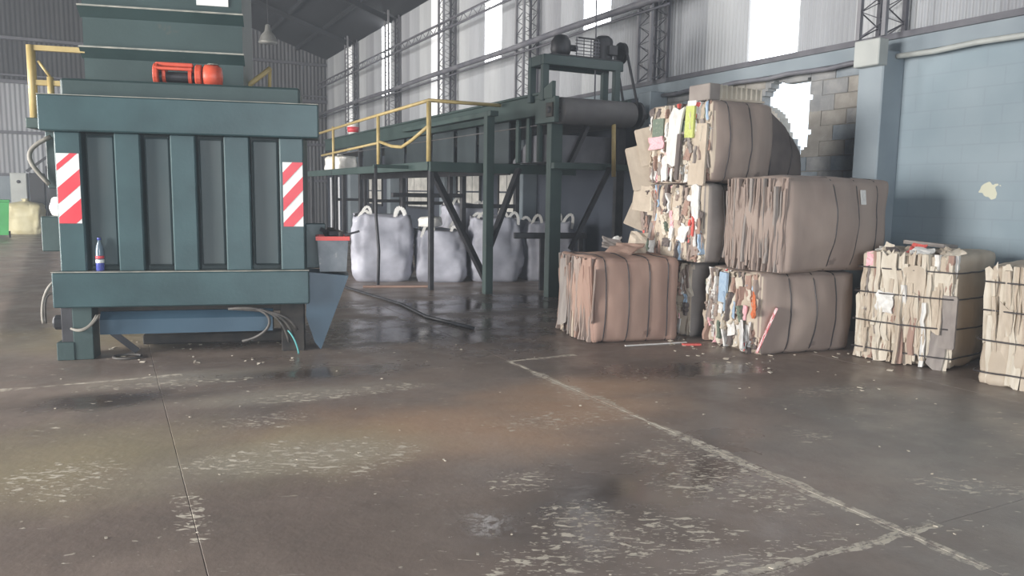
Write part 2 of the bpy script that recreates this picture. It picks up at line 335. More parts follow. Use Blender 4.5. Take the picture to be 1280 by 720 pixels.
# blue plastered wall: paint over block, flaked patch and cracks as wear
def plaster_material():
    m = pm('blue_plaster', (134, 149, 158), (150, 163, 171), 0.9, 0.8, bump=0.1, bsc=5)
    nt = m.node_tree; N = nt.nodes; L = nt.links; p = N['Principled BSDF']
    src = p.inputs['Base Color'].links[0].from_socket
    br = N.new('ShaderNodeTexBrick'); tc = N.new('ShaderNodeTexCoord'); mp = N.new('ShaderNodeMapping')
    mp.inputs['Rotation'].default_value = (R(90), 0, R(90)); L.new(tc.outputs['Object'], mp.inputs[0])
    sx = N.new('ShaderNodeSeparateXYZ'); L.new(tc.outputs['Object'], sx.inputs[0]); cb = N.new('ShaderNodeCombineXYZ')
    L.new(sx.outputs[1], cb.inputs[0]); L.new(sx.outputs[2], cb.inputs[1]); L.new(cb.outputs[0], br.inputs['Vector'])
    br.inputs['Scale'].default_value = 1.0; br.inputs['Brick Width'].default_value = 0.4; br.inputs['Row Height'].default_value = 0.2; br.inputs['Mortar Size'].default_value = 0.008
    br.inputs['Color1'].default_value = (1, 1, 1, 1); br.inputs['Color2'].default_value = (0.95, 0.97, 0.97, 1); br.inputs['Mortar'].default_value = (0.9, 0.9, 0.9, 1)
    mx = N.new('ShaderNodeMix'); mx.data_type = 'RGBA'; mx.blend_type = 'MULTIPLY'; mx.inputs[0].default_value = 0.7
    L.new(src, mx.inputs[6]); L.new(br.outputs[0], mx.inputs[7])
    # flaked spot near (y 5.06, z 1.7)
    n = N.new('ShaderNodeTexNoise'); n.inputs['Scale'].default_value = 9; L.new(tc.outputs['Object'], n.inputs['Vector'])
    d = N.new('ShaderNodeVectorMath'); d.operation = 'DISTANCE'; d.inputs[1].default_value = (8.3, 5.06, 1.71); L.new(tc.outputs['Object'], d.inputs[0])
    ad = N.new('ShaderNodeMath'); ad.operation = 'MULTIPLY_ADD'; L.new(n.outputs['Fac'], ad.inputs[0]); ad.inputs[1].default_value = 0.16; L.new(d.outputs['Value'], ad.inputs[2])
    lt = N.new('ShaderNodeMath'); lt.operation = 'LESS_THAN'; L.new(ad.outputs[0], lt.inputs[0]); lt.inputs[1].default_value = 0.17
    m2 = N.new('ShaderNodeMix'); m2.data_type = 'RGBA'; L.new(lt.outputs[0], m2.inputs[0]); L.new(mx.outputs[2], m2.inputs[6]); m2.inputs[7].default_value = lin((206, 206, 186))
    L.new(m2.outputs[2], p.inputs['Base Color'])
    return m
M_plaster = plaster_material()

# ------------------------------------------------------------------ the hall
WX, BY, LX, FY = 8.3, 33.3, -12.0, -7.0
EAVE, SLOPE, RX = 7.05, 0.33, -1.85
# floor: joint bed with separate cast slabs
fl = MB().box(LX, WX, FY, BY, -0.12, -0.006).build('floor', M_floor); tag(fl, 'damp grey-brown concrete floor of cast slabs', kind='structure')
xs = [LX, -8.85, -5.8, -2.75, 0.3, 3.35, 6.4, WX]; ys = [FY, -1.9, 2.3, 6.5, 10.7, 14.9, 19.1, 23.3, 27.5, BY]
for i in range(len(xs) - 1):
    for j in range(len(ys) - 1):
        MB().cham((xs[i] + 0.0016, xs[i + 1] - 0.0016, ys[j] + 0.0016, ys[j + 1] - 0.0016, -0.0055, 0.0), 0.002).build('slab', M_floor, fl)
gr = MB().box(-70, 70, -60, 90, -0.3, -0.125).build('ground', M_outg); tag(gr, 'pale yard ground outside the hall', kind='structure')

# corrugated sheet mesh (stands in the YZ plane, corrugated along +-X)
def corrugated(w, h, lam=0.075, amp=0.011, per=6, thick=0.0012):
    n = int(w / lam * per); V = []; F = []
    for k in range(2):
        for i in range(n + 1):
            y = w * i / n; x = amp * math.cos(2 * math.pi * y / lam) + k * thick
            V += [(x, y, 0), (x, y, h)]
    for k in range(2):
        b = k * 2 * (n + 1)
        for i in range(n):
            q = (b + 2 * i, b + 2 * i + 2, b + 2 * i + 3, b + 2 * i + 1); F.append(q if k else q[::-1])
    m = MB(); m.add(V, F); return m
SW = 0.9
sheet_me = corrugated(SW + 0.02, EAVE + 0.1 - 3.45).mesh('sheet', M_sheet[0], True)

wr = MB().box(WX + 0.02, WX + 0.2, FY, 6.2, 0, 3.3).build('wall_right', M_plaster); tag(wr, 'right hall wall: blue plaster below, corrugated sheets above', kind='structure')
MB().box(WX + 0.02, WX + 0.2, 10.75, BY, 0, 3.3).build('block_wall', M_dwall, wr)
MB().box(WX - 0.06, WX + 0.2, FY, BY, 3.28, 3.45).build('ring_beam', M_conc, wr)
winy = {8.295: (3.56, 5), 12.64: (4.75, 5), 16.97: (4.78, 5), 21.2: (3.5, 0), 25.7: (4.8, 5), 30.2: (3.5, 0)}
y = 8.295 - 0.45 - SW * 17
k = 0; wins = []
while y < BY - 0.1:
    cy_ = y + SW / 2; hit = None
    for wy in winy:
        if abs(wy - cy_) < 0.451 and (hit is None or abs(wy - cy_) < abs(hit - cy_)): hit = wy
    if hit is not None and hit not in wins:
        wins.append(hit); z0 = winy[hit][0]
        if z0 > 4:
            inst('sheet', corrugated(SW + 0.02, z0 - 3.45).mesh('sheet_short', M_sheet[0], True), wr, (WX + 0.05, y, 3.45), mat=M_sheet[1])
        w = inst('window_%d' % len(wins), corrugated(SW, EAVE + 0.1 - z0).mesh('translucent_sheet', None or M_win, True), None, (WX + 0.05, y, z0), mat=M_win if winy[hit][1] else M_win_d)
        tag(w, ('blown-out white' if winy[hit][1] else 'dirty dim') + ' translucent corrugated panel in the upper wall', kind='structure')
    else:
        inst('sheet', sheet_me, wr, (WX + 0.05 + (k % 2) * 0.004, y, 3.45), mat=M_sheet[[0, 1, 0, 2, 1, 0, 2][k % 7]])
    y += SW; k += 1

# exposed block bay with the broken hole
hole = [(8.36, 3.06), (8.15, 3.23), (8.0, 3.16), (7.57, 3.17), (7.52, 2.95), (7.54, 2.7), (7.57, 2.55), (7.51, 2.48), (7.56, 2.3), (7.66, 2.22), (7.7, 2.13), (7.8, 2.15), (7.84, 2.38), (7.92, 2.4), (8.06, 2.7), (8.25, 2.84), (8.42, 2.92)]
def inside(p, poly):
    c = False; j = len(poly) - 1
    for i in range(len(poly)):
        (xi, yi), (xj, yj) = poly[i], poly[j]
        if (yi > p[1]) != (yj > p[1]) and p[0] < (xj - xi) * (p[1] - yi) / (yj - yi) + xi: c = not c
        j = i
    return c
block_me = MB().cham((0, 0.16, 0.005, 0.395, 0.005, 0.195), 0.006).mesh('block', M_blockm[0])
bw = thing('wall_right_block_bay', 'bare concrete block wall with a broken bright hole behind the bales', None, kind='structure')
mort = MB()
r2 = random.Random(3)
for row in range(17):
    z = 0.0 + row * 0.195
    y = 6.35 - (0.2 if row % 2 else 0)
    while y < 10.8:
        y0, y1 = max(y, 6.3), min(y + 0.4, 10.75)
        cells = [(y0 + (y1 - y0) * (i + .5) / 8, z + 0.195 * (j + .5) / 6) for i in range(8) for j in range(6)]
        ins = [inside(c, hole) for c in cells]
        mt = M_blockm[r2.choice([0, 0, 1, 1, 2])]
        if not any(ins):
            if y1 - y0 > 0.1: inst('block', block_me, bw, (WX + 0.02 + r2.uniform(-.006, .006), y0, z), scale=(1, (y1 - y0) / 0.4, 0.975), mat=mt); mort.box(WX + 0.03, WX + 0.17, y0, y1, z, z + 0.195)
        elif not all(ins):
            b = MB(); dy, dz = (y1 - y0) / 8, 0.195 / 6
            for c, q in zip(cells, ins):
                if not q: b.box(WX + 0.02, WX + 0.18, c[0] - dy / 2, c[0] + dy / 2, c[1] - dz / 2, c[1] + dz / 2)
            b.build('broken_block', mt, bw)
        y += 0.4
mort.build('mortar', M_mortar, bw)

# pillars, lattice columns, girt trusses, pipes
chord_me = MB().box(-0.025, 0.025, -0.025, 0.025, 0, 1).mesh('chord', M_lat)
COLY = [-2.4, 1.95, 6.35, 10.7, 15.1, 19.55, 24.05, 28.7]
names = ['beside the blown-out panel above the blue wall', 'behind the stacked bales', 'beyond the conveyor motor frame', 'second beyond the conveyor motor frame', 'above the yellow railing', 'between the two far dirty panels', 'nearest the far corner', 'in the far corner']
lac = MB(); zz = []
for i in range(25): zz.append((0, -0.16 if i % 2 else 0.16, i * 3.6 / 24))
lac_me = MB().tube(zz, 0.012, 6).mesh('lacing', M_lat_d)
for i, y in enumerate(COLY):
    pl = MB().cham((WX - 0.34, WX + 0.02, y - 0.17, y + 0.17, 0, 3.3), 0.015).build('pillar', M_conc)
    tag(pl, ('pale blue concrete pillar standing beside the blue plaster' if i == 2 else 'concrete wall pillar under lattice column %s' % names[min(i, 7)]), 'pillar', 'wall pillars', 'structure')
    t = thing('lattice_column', 'riveted steel lattice column %s' % (names[0] if i == 2 else names[1] if i == 3 else names[2] if i == 4 else names[3] if i == 5 else names[4] if i == 6 else names[6] if i == 7 else 'outside the view near the photographer'), 'column', (WX - 0.2, y, 3.45), 0, 'lattice columns of the right wall', 'structure')
    for dx in (-0.17, 0.17):
        for dy in (-0.17, 0.17): inst('chord', chord_me, t, (dx, dy, 0), scale=(1, 1, 3.75), mat=M_lat if dx < 0 else M_lat_d)
    for dx in (-0.17, 0.17): inst('lacing', lac_me, t, (dx, 0, 0.02))
    for dy in (-0.17, 0.17): inst('lacing', lac_me, t, (0, dy, 0.02), (0, 0, R(90)))
def girt(name, label, z, x, y0, y1, h, bay=0.28):
    t = thing(name, label, 'girt', (x, y0, z), 0, None, 'structure')
    for dz in (-h / 2, h / 2): MB().box(-0.022, 0.022, 0, y1 - y0, dz - 0.022, dz + 0.022).build('chord', M_lat_d, t)
    n = int((y1 - y0) / bay); MB().tube([(0, i * bay, -h / 2 if i % 2 else h / 2) for i in range(n + 1)], 0.011, 6).build('lacing', M_lat_d, t)
    return t
girt('lattice_girt', 'long lattice girt running along the top of the sheeted wall', 5.86, WX - 0.42, 4.0, BY - 0.3, 0.2)
def pipe(name, label, z, x, y0, y1, r, mat):
    o = MB().tube([(x, y0 + (y1 - y0) * i / 12, z + 0.012 * math.sin(i * 2.1)) for i in range(13)], r, 10).build(name, mat, None, True)
    return tag(o, label, 'pipe', None, 'structure')
pipe('wall_pipe', 'thick grey pipe running level across the sheeted wall', 4.70, WX - 0.46, 3.0, BY - 0.2, 0.06, M_pipe)
pipe('wall_conduit', 'thin dark conduit just below the thick wall pipe', 4.56, WX - 0.44, 10.0, BY - 0.2, 0.02, M_lat_d)
o = MB().box(WX - 0.1, WX + 0.02, FY, BY, 3.45, 3.52).build('trim_1', M_lat_d); tag(o, 'dark steel angle capping the block wall', kind='structure')
pipe('pale_conduit', 'pale round pipe fixed along the top of the blue wall', 3.24, WX - 0.12, 0.5, 6.2, 0.032, M_cab)
pipe('grey_conduit', 'grey round pipe above the bare block wall', 3.24, WX - 0.12, 6.5, 10.5, 0.03, M_pipe)
o = MB().cham((WX - 0.46, WX - 0.3, 6.16, 6.5, 3.12, 3.42), 0.01).build('junction_box', M_cab); tag(o, 'pale square box fixed on top of the blue pillar', 'box')

# back wall of vertical sheets; light and shade put into the sheet colours
wbk = MB().box(LX, WX + 0.2, BY + 0.06, BY + 0.2, 0, 7.0).build('wall_back', M_sheet_dk); tag(wbk, 'far gable wall of grey corrugated sheets', kind='structure')
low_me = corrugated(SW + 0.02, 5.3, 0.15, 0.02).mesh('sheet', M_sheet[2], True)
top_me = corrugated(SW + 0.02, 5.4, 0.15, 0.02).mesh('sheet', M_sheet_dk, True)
x = LX; k = 0
while x < WX:
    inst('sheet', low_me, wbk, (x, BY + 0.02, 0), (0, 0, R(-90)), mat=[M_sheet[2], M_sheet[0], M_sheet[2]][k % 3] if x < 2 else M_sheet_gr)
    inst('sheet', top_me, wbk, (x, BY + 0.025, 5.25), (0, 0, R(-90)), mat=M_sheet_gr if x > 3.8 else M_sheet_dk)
    x += SW; k += 1
for i, (z, w) in enumerate(((6.78, 0.1), (5.28, 0.12), (3.5, 0.1), (2.0, 0.1), (5.5, 0.06))):
    o = MB().box(LX, WX, BY - 0.16, BY - 0.02, z - w / 2, z + w / 2).build('trim_%d' % (i + 2), M_lat_d); tag(o, 'dark steel girt across the far gable wall at its %s level' % ['top', 'upper', 'middle', 'low', 'mid-upper'][i], kind='structure')
o = MB().box(LX, -1.0, BY - 0.1, BY - 0.03, 0.0, 1.95).build('wall_back_plinth', M_conc, wbk)

# unseen walls with the side door; far and rear openings added for fill
wl = MB()
wl.box(LX - 0.2, LX, FY, 3.6, 0, 7.2).box(LX - 0.2, LX, 9.0, 17.0, 0, 7.2).box(LX - 0.2, LX, 23.0, BY, 0, 7.2).box(LX - 0.2, LX, 3.6, 9.0, 5.5, 7.2).box(LX - 0.2, LX, 17.0, 23.0, 5.5, 7.2)
o = wl.build('wall_left', M_sheet_dk); tag(o, 'left hall wall with wide open door and added far opening', kind='structure')
wf = MB(); wf.box(LX, -4.0, FY - 0.2, FY, 0, 10.5).box(3.0, WX, FY - 0.2, FY, 0, 10.5).box(-4.0, 3.0, FY - 0.2, FY, 5.2, 10.5)
o = wf.build('wall_front', M_sheet_dk); tag(o, 'unseen front hall wall with an added fill opening', kind='structure')

# roof slopes of sheets and purlins
RZ = EAVE + (WX - RX) * SLOPE
roof = MB()
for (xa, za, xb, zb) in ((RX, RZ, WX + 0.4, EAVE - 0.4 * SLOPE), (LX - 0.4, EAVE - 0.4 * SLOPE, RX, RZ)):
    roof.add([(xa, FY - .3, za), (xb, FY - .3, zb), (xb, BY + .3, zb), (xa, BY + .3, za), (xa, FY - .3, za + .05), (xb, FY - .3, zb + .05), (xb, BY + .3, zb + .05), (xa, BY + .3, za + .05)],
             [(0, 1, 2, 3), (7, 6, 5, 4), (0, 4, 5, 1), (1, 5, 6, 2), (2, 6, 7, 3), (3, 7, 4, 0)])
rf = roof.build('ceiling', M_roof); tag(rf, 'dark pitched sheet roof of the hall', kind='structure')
pur = MB().box(-0.03, 0.03, 0, BY - FY, -0.14, 0).mesh('purlin', M_roof)
for i in range(1, 9):
    xx = WX - i * 1.2; inst('purlin', pur, rf, (xx, FY, EAVE + (WX - xx) * SLOPE - 0.005))
for i, y in enumerate(COLY[2:]):
    b = MB(); b.bar((WX - 0.2, y, EAVE - 0.15), (RX, y, RZ - 0.2), 0.1, 0.16); b.build('rafter', M_roof, rf)
sk = MB().box(-0.45, 0.45, 0, 3.0, -0.03, 0).mesh('skylight_sheet', M_win)

# dirty steel windows in the dark wall below the conveyor, and a pale door near the far corner
for i, (y, w_) in enumerate(((16.15, 1.2), (18.55, 1.4), (22.3, 1.7), (26.5, 1.5))):
    t = thing('window_%d' % (7 + i), 'grimy steel-framed window in the dark wall, %s seen below the platform' % ['first', 'second', 'third', 'fourth'][i], None, (WX + 0.02, y, 1.15), 0, None, 'structure')
    b = MB(); b.box(-0.05, 0.0, -w_ / 2 - 0.05, w_ / 2 + 0.05, -0.05, 0).box(-0.05, 0, -w_ / 2 - 0.05, w_ / 2 + 0.05, 0.95, 1.0).box(-0.05, 0, -w_ / 2 - 0.05, -w_ / 2, 0, 0.95).box(-0.05, 0, w_ / 2, w_ / 2 + 0.05, 0, 0.95); b.build('window_frame', M_dark, t)
    for k_ in range(3):
        for j in range(2):
            y0 = -w_ / 2 + w_ * k_ / 3; MB().box(-0.025, -0.015, y0 + 0.02, y0 + w_ / 3 - 0.02, 0.475 * j + 0.02, 0.475 * (j + 1) - 0.02).build('pane', M_glass_d, t)
o = MB().box(WX - 0.02, WX + 0.01, 31.3, 32.7, 0.0, 2.15).build('door_1', M_win_d); tag(o, 'pale door glowing in the far corner of the hall', kind='structure')

# ------------------------------------------------------------------ baling press
bp_ = thing('baling_press', 'dark teal baling press with ribbed front and two red-white striped plates', 'machine', (-0.47, 8.21, 0), R(-14))
def part(mb, name, mat, parent=bp_, smooth=False, label=None): return mb.build(name, mat, parent, smooth, label)
part(MB().cham((0.06, 2.22, 0.14, 1.7, 0.5, 2.42), 0.01), 'press_chamber', M_teal_d)
lb = part(MB().cham((0.0, 2.26, -0.10, 0.16, 0.50, 0.825), 0.012), 'lower_beam', M_teal)
part(MB().box(0.0, 2.26, -0.103, 0.0, 0.824, 0.831), 'worn_lip', M_worn, lb)
ub = part(MB().cham((-0.04, 2.37, -0.10, 0.3, 2.095, 2.41), 0.012), 'upper_beam', M_teal)
part(MB().box(-0.04, 2.37, -0.103, -0.08, 2.408, 2.414), 'worn_lip', M_worn, ub)
part(MB().cham((0.11, 2.2, 0.05, 0.95, 2.41, 2.575), 0.02), 'top_ledge', M_teal_d)
for (a, b) in ((0.06, 0.28), (0.555, 0.775), (1.03, 1.25), (1.50, 1.73), (2.0, 2.225)):
    part(MB().cham((a, b, -0.03, 0.16, 0.825, 2.095), 0.012), 'rib', M_teal)
for (a, b) in ((0.295, 0.54), (0.79, 1.015), (1.265, 1.485), (1.745, 1.985)):
    part(MB().cham((a, b, 0.05, 0.15, 0.87, 2.07), 0.018), 'panel', M_panel)
# tower
part(MB().box(0.08, 1.6, 0.96, 2.1, 2.42, 5.2), 'feed_tower', M_teal_d)
for z in (2.985, 3.385, 3.8, 4.25):
    b = part(MB().prism([(0.86, z), (0.965, z - 0.10), (0.965, z)], (0.06, 0, 0), (0, 1, 0), (0, 0, 1), (1.56, 0, 0)), 'tower_lip', M_teal_d)
    part(MB().box(0.06, 1.62, 0.857, 0.87, z - 0.004, z + 0.012), 'worn_lip', M_worn, b)
part(MB().box(1.16, 1.47, 0.945, 0.958, 3.475, 3.62), 'name_plate', M_white)
# warning plates
def plate(u0, u1, z0, z1, bands, rise, lab):
    p = part(MB().cham((u0, u1, -0.036, -0.03, z0, z1), 0.002), 'warning_plate', M_white, label=lab)
    h = z1 - z0
    for (t0, t1) in bands:
        poly = [(u0, z1 - t1 * h), (u1, z1 - t1 * h + rise * h), (u1, z1 - t0 * h + rise * h), (u0, z1 - t0 * h)]
        for ax, v, l in ((0, u0, False), (0, u1, True), (1, z0, False), (1, z1, True)): poly = clip(poly, ax, v, l)
        if len(poly) > 2: part(MB().prism(poly, (0, -0.0385, 0), (1, 0, 0), (0, 0, 1), (0, 0.003, 0)), 'stripe', M_red, p)
plate(0.075, 0.262, 1.27, 1.90, ((0.16, 0.25), (0.49, 0.72), (0.91, 1.2)), 0.27, 'white plate with red diagonal stripes')
plate(2.03, 2.215, 1.25, 1.865, ((0.16, 0.36), (0.55, 0.76), (0.94, 1.16)), 0.33, 'white plate with red diagonal stripes')
# feet and underframe
part(MB().cham((0.03, 0.13, 0.0, 0.3, 0.12, 0.5), 0.006), 'leg', M_dark)
part(MB().cham((0.13, 0.3, -0.02, 0.2, 0.0, 0.5), 0.006), 'leg', M_teal_d)
part(MB().cham((-0.01, 0.14, -0.03, 0.3, 0.0, 0.17), 0.006), 'foot_plate', M_teal_d)
part(MB().lathe([(0.05, -0.04), (0.07, -0.02), (0.07, 0.05), (0.03, 0.06)], 12, Matrix.Translation((-0.02, 0.1, 0.34)) @ Matrix.Rotation(R(90), 4, 'Y')), 'pivot_pin', M_dark)
part(MB().cham((1.98, 2.2, 0.1, 0.4, 0.0, 0.5), 0.006), 'leg', M_grime)
part(MB().cham((0.1, 0.3, 1.3, 1.6, 0.0, 0.5), 0.006), 'leg', M_grime)
part(MB().cham((1.9, 2.1, 1.3, 1.6, 0.0, 0.5), 0.006), 'leg', M_grime)
part(MB().prism([(0.0, 0.22), (0.0, 0.36), (0.06, 0.43), (0.2, 0.43), (0.2, 0.22)], (0.34, 0.05, 0), (0, 1, 0), (0, 0, 1), (1.56, 0, 0)), 'push_plate', M_blue)
part(MB().bar((0.42, 0.12, 0.24), (0.62, 0.2, 0.03), 0.09, 0.06), 'strut', M_dark)
part(MB().cham((0.3, 2.1, 0.16, 1.5, 0.40, 0.5), 0.006), 'under_frame', M_grime)
part(MB().cham((0.6, 2.0, 0.55, 0.75, 0.02, 0.12), 0.01), 'skid', M_grime)
# hoses
for k_ in range(3):
    a = 0.03 * k_
    part(MB().tube(bez((1.5 + a, -0.03, 0.455), (1.85 + a, -0.12, 0.5 - a), (2.0 + a, -0.12, 0.42), (2.06 + a * 1.3, -0.06, 0.12 + a * 2)), 0.013, 8), 'hose', M_rubber, smooth=True)
part(MB().tube(bez((1.75, -0.08, 0.46), (1.98, -0.14, 0.40), (1.9, -0.12, 0.2), (1.62, 0.0, 0.13)), 0.014, 8), 'hose', M_rubber, smooth=True)
part(MB().tube(bez((2.05, -0.08, 0.24), (2.1, -0.12, 0.2), (2.14, -0.13, 0.1), (2.15, -0.12, 0.012)), 0.008, 8), 'wire', M_wire, smooth=True)
for k_ in range(2):
    part(MB().tube(bez((0.34 + 0.02 * k_, -0.03, 0.42), (0.3, -0.1, 0.3), (0.22, -0.12, 0.28 - .02 * k_), (0.12, -0.03, 0.3)), 0.011, 8), 'hose', M_rubber_p, smooth=True)
    part(MB().tube(bez((0.0, 0.0, 0.74 - 0.13 * k_), (-0.09, -0.02, 0.68), (-0.13 + .03 * k_, -0.02, 0.5), (-0.11 + 0.02 * k_, -0.02, 0.35)), 0.013 - 0.003 * k_, 8), 'hose', M_rubber_p if k_ == 0 else M_rubber, smooth=True)
part(MB().tube([(0.58 + 0.12 * math.cos(t), 0.0 + 0.1 * math.sin(t), 0.014) for t in (2 * math.pi * i / 20 for i in range(20))], 0.012, 8, closed=True), 'hose', M_rubber, smooth=True)
# side chute bracket on the right
part(MB().prism([(2.24, 0.80), (2.64, 0.76), (2.36, 0.02), (2.30, 0.1), (2.22, 0.36)], (0, 0.02, 0), (1, 0, 0), (0, 0, 1), (0, 0.42, 0)), 'side_chute', M_blue)
part(MB().cham((2.22, 2.42, 0.44, 0.6, 0.8, 1.26), 0.008), 'side_bracket', M_teal)
# left side gear: step, ram housing, pale hoses
part(MB().cham((-0.27, 0.06, 0.55, 1.0, 0.97, 1.31), 0.01), 'side_step', M_teal_d)
part(MB().cham((-0.33, 0.06, 1.0, 1.3, 1.58, 2.16), 0.01), 'ram_housing', M_teal_d)
part(MB().tube(bez((-0.26, 0.96, 2.1), (-0.56, 0.94, 1.95), (-0.48, 0.92, 1.85), (-0.3, 0.96, 1.62)), 0.022, 8), 'hose', M_rubber_p, smooth=True)
part(MB().cham((-0.43, 0.2, 0.8, 1.1, 2.17, 2.27), 0.006), 'service_bracket', M_green)
gr_ = part(MB().tube([(-0.38, 0.9, 2.27), (-0.38, 0.9, 2.98)], 0.04, 10), 'guard_rail', M_yellow, smooth=True, label='yellow tube guard rail')
part(MB().bar((-0.38, 0.9, 2.955), (0.1, 0.93, 2.955), 0.05), 'rail_bar', M_yellow, gr_)
part(MB().bar((-0.38, 0.9, 2.62), (0.1, 0.93, 2.62), 0.05), 'rail_bar', M_yellow, gr_)
part(MB().tube([(-0.22, 0.9, 2.27), (-0.22, 0.9, 2.68)], 0.03, 10), 'rail_post', M_yellow, gr_, True)
part(MB().tube([(-0.22, 0.9, 2.68), (-0.32, 0.9, 2.83)], 0.014, 8), 'rail_brace', M_yellow, gr_, True)
part(MB().tube([(1.58, 1.5, 2.74), (1.82, 1.7, 2.98)], 0.03, 8), 'stair_rail', M_yellow, smooth=True, label='yellow sloping stair rail')
part(MB().tube([(1.80, 1.7, 2.42), (1.82, 1.7, 2.98)], 0.02, 8), 'stair_post', M_yellow, smooth=True)
# orange drive unit lying on the ledge: end flanges, tie bars, dark shaft, round motor head
RY = Matrix.Rotation(R(90), 4, 'Y')
mo = part(MB().lathe([(0.02, 0.0), (0.09, 0.0), (0.115, 0.02), (0.115, 0.13), (0.09, 0.17), (0.03, 0.18)], 20, Matrix.Translation((1.27, 0.5, 2.70)) @ RY), 'drive_motor', M_orange, smooth=True, label='orange electric drive motor')
part(MB().lathe([(0.1, 0), (0.112, 0.01), (0.112, 0.05), (0.1, 0.06)], 20, Matrix.Translation((1.2, 0.5, 2.70)) @ RY), 'flange', M_orange, mo)
part(MB().lathe([(0.1, 0), (0.1, 0.03)], 20, Matrix.Translation((1.14, 0.5, 2.69)) @ RY), 'flange', M_orange, mo)
part(MB().lathe([(0.1, 0), (0.112, 0.01), (0.112, 0.04), (0.1, 0.05)], 20, Matrix.Translation((0.82, 0.5, 2.70)) @ RY), 'flange', M_orange, mo)
part(MB().lathe([(0.08, 0), (0.08, 0.03)], 20, Matrix.Translation((0.90, 0.5, 2.70)) @ RY), 'flange', M_orange, mo)
part(MB().lathe([(0.05, 0), (0.05, 0.4)], 14, Matrix.Translation((0.82, 0.5, 2.68)) @ RY), 'shaft', M_dark, mo)
part(MB().cham((0.84, 1.18, 0.45, 0.53, 2.775, 2.815), 0.008), 'tie_bar', M_orange, mo)
part(MB().cham((0.84, 1.18, 0.4, 0.44, 2.735, 2.765), 0.006), 'tie_bar', M_orange, mo)
part(MB().cham((0.80, 1.44, 0.40, 0.6, 2.575, 2.60), 0.005), 'mount_foot', M_grime, mo)
part(MB().lathe([(0.0, 0), (0.06, 0.0), (0.05, 0.012), (0.0, 0.014)], 14, Matrix.Translation((1.36, 0.5, 2.812))), 'dust_cap', M_worn, mo)

BPM = bp_.matrix_basis.copy() if False else Matrix.Translation((-0.47, 8.21, 0)) @ Matrix.Rotation(R(-14), 4, 'Z')
def bpw(u, v, z): return BPM @ Vector((u, v, z))
# bottle on the lower beam
t = thing('plastic_bottle', 'small clear plastic bottle with blue base on the press ledge', 'bottle', bpw(0.385, 0.0, 0.831), R(-14))
MB().lathe([(0.03, 0.0), (0.036, 0.01), (0.036, 0.09), (0.034, 0.1)], 16).build('bottle_base', M_bottle_b, t, True)
MB().lathe([(0.0365, 0.075), (0.037, 0.08), (0.037, 0.1), (0.0365, 0.105)], 16).build('label_band', M_white, t, True)
MB().lathe([(0.0365, 0.115), (0.037, 0.12), (0.037, 0.135), (0.0365, 0.14)], 16).build('red_band', M_red, t, True)
MB().lathe([(0.034, 0.1), (0.036, 0.12), (0.036, 0.18), (0.028, 0.23), (0.014, 0.27), (0.014, 0.29)], 16).build('bottle_body', M_bottle, t, True)
MB().lathe([(0.016, 0.285), (0.016, 0.305), (0.014, 0.308)], 12).build('cap', M_bottle_b, t, True)
# scrap box on the side chute
t = thing('scrap_box', 'grey metal scrap box with red rim on the press side chute', 'box', bpw(2.49, 0.22, 0.80), R(-14))
b = MB()
b.prism([(-0.13, 0), (0.13, 0), (0.15, 0.32), (-0.15, 0.32)], (0, -0.17, 0), (1, 0, 0), (0, 0, 1), (0, 0.34, 0)); b.build('box_body', M_bin, t)
b = MB(); b.box(-0.165, 0.165, -0.185, -0.165, 0.31, 0.35).box(-0.165, 0.165, 0.165, 0.185, 0.31, 0.35).box(-0.165, -0.145, -0.165, 0.165, 0.31, 0.35).box(0.145, 0.165, -0.165, 0.165, 0.31, 0.35); b.build('rim', M_redrim, t)
for i in range(7):
    a = rnd.uniform(0, 6.28); b = MB(); b.box(-0.05, 0.05, -0.035, 0.035, -0.02, 0.02, Matrix.Translation((rnd.uniform(-.09, .09), rnd.uniform(-.09, .09), 0.36 + rnd.uniform(0, .04))) @ Matrix.Rotation(a, 4, (rnd.random(), rnd.random(), 1)))
    b.build('scrap', [M_grime, M_dark, M_rubber][i % 3], t)
b = MB(); b.bar((0.12, -0.1, 0.36), (0.26, -0.12, 0.4), 0.05, 0.02); b.build('glove_scrap', M_dark, t)

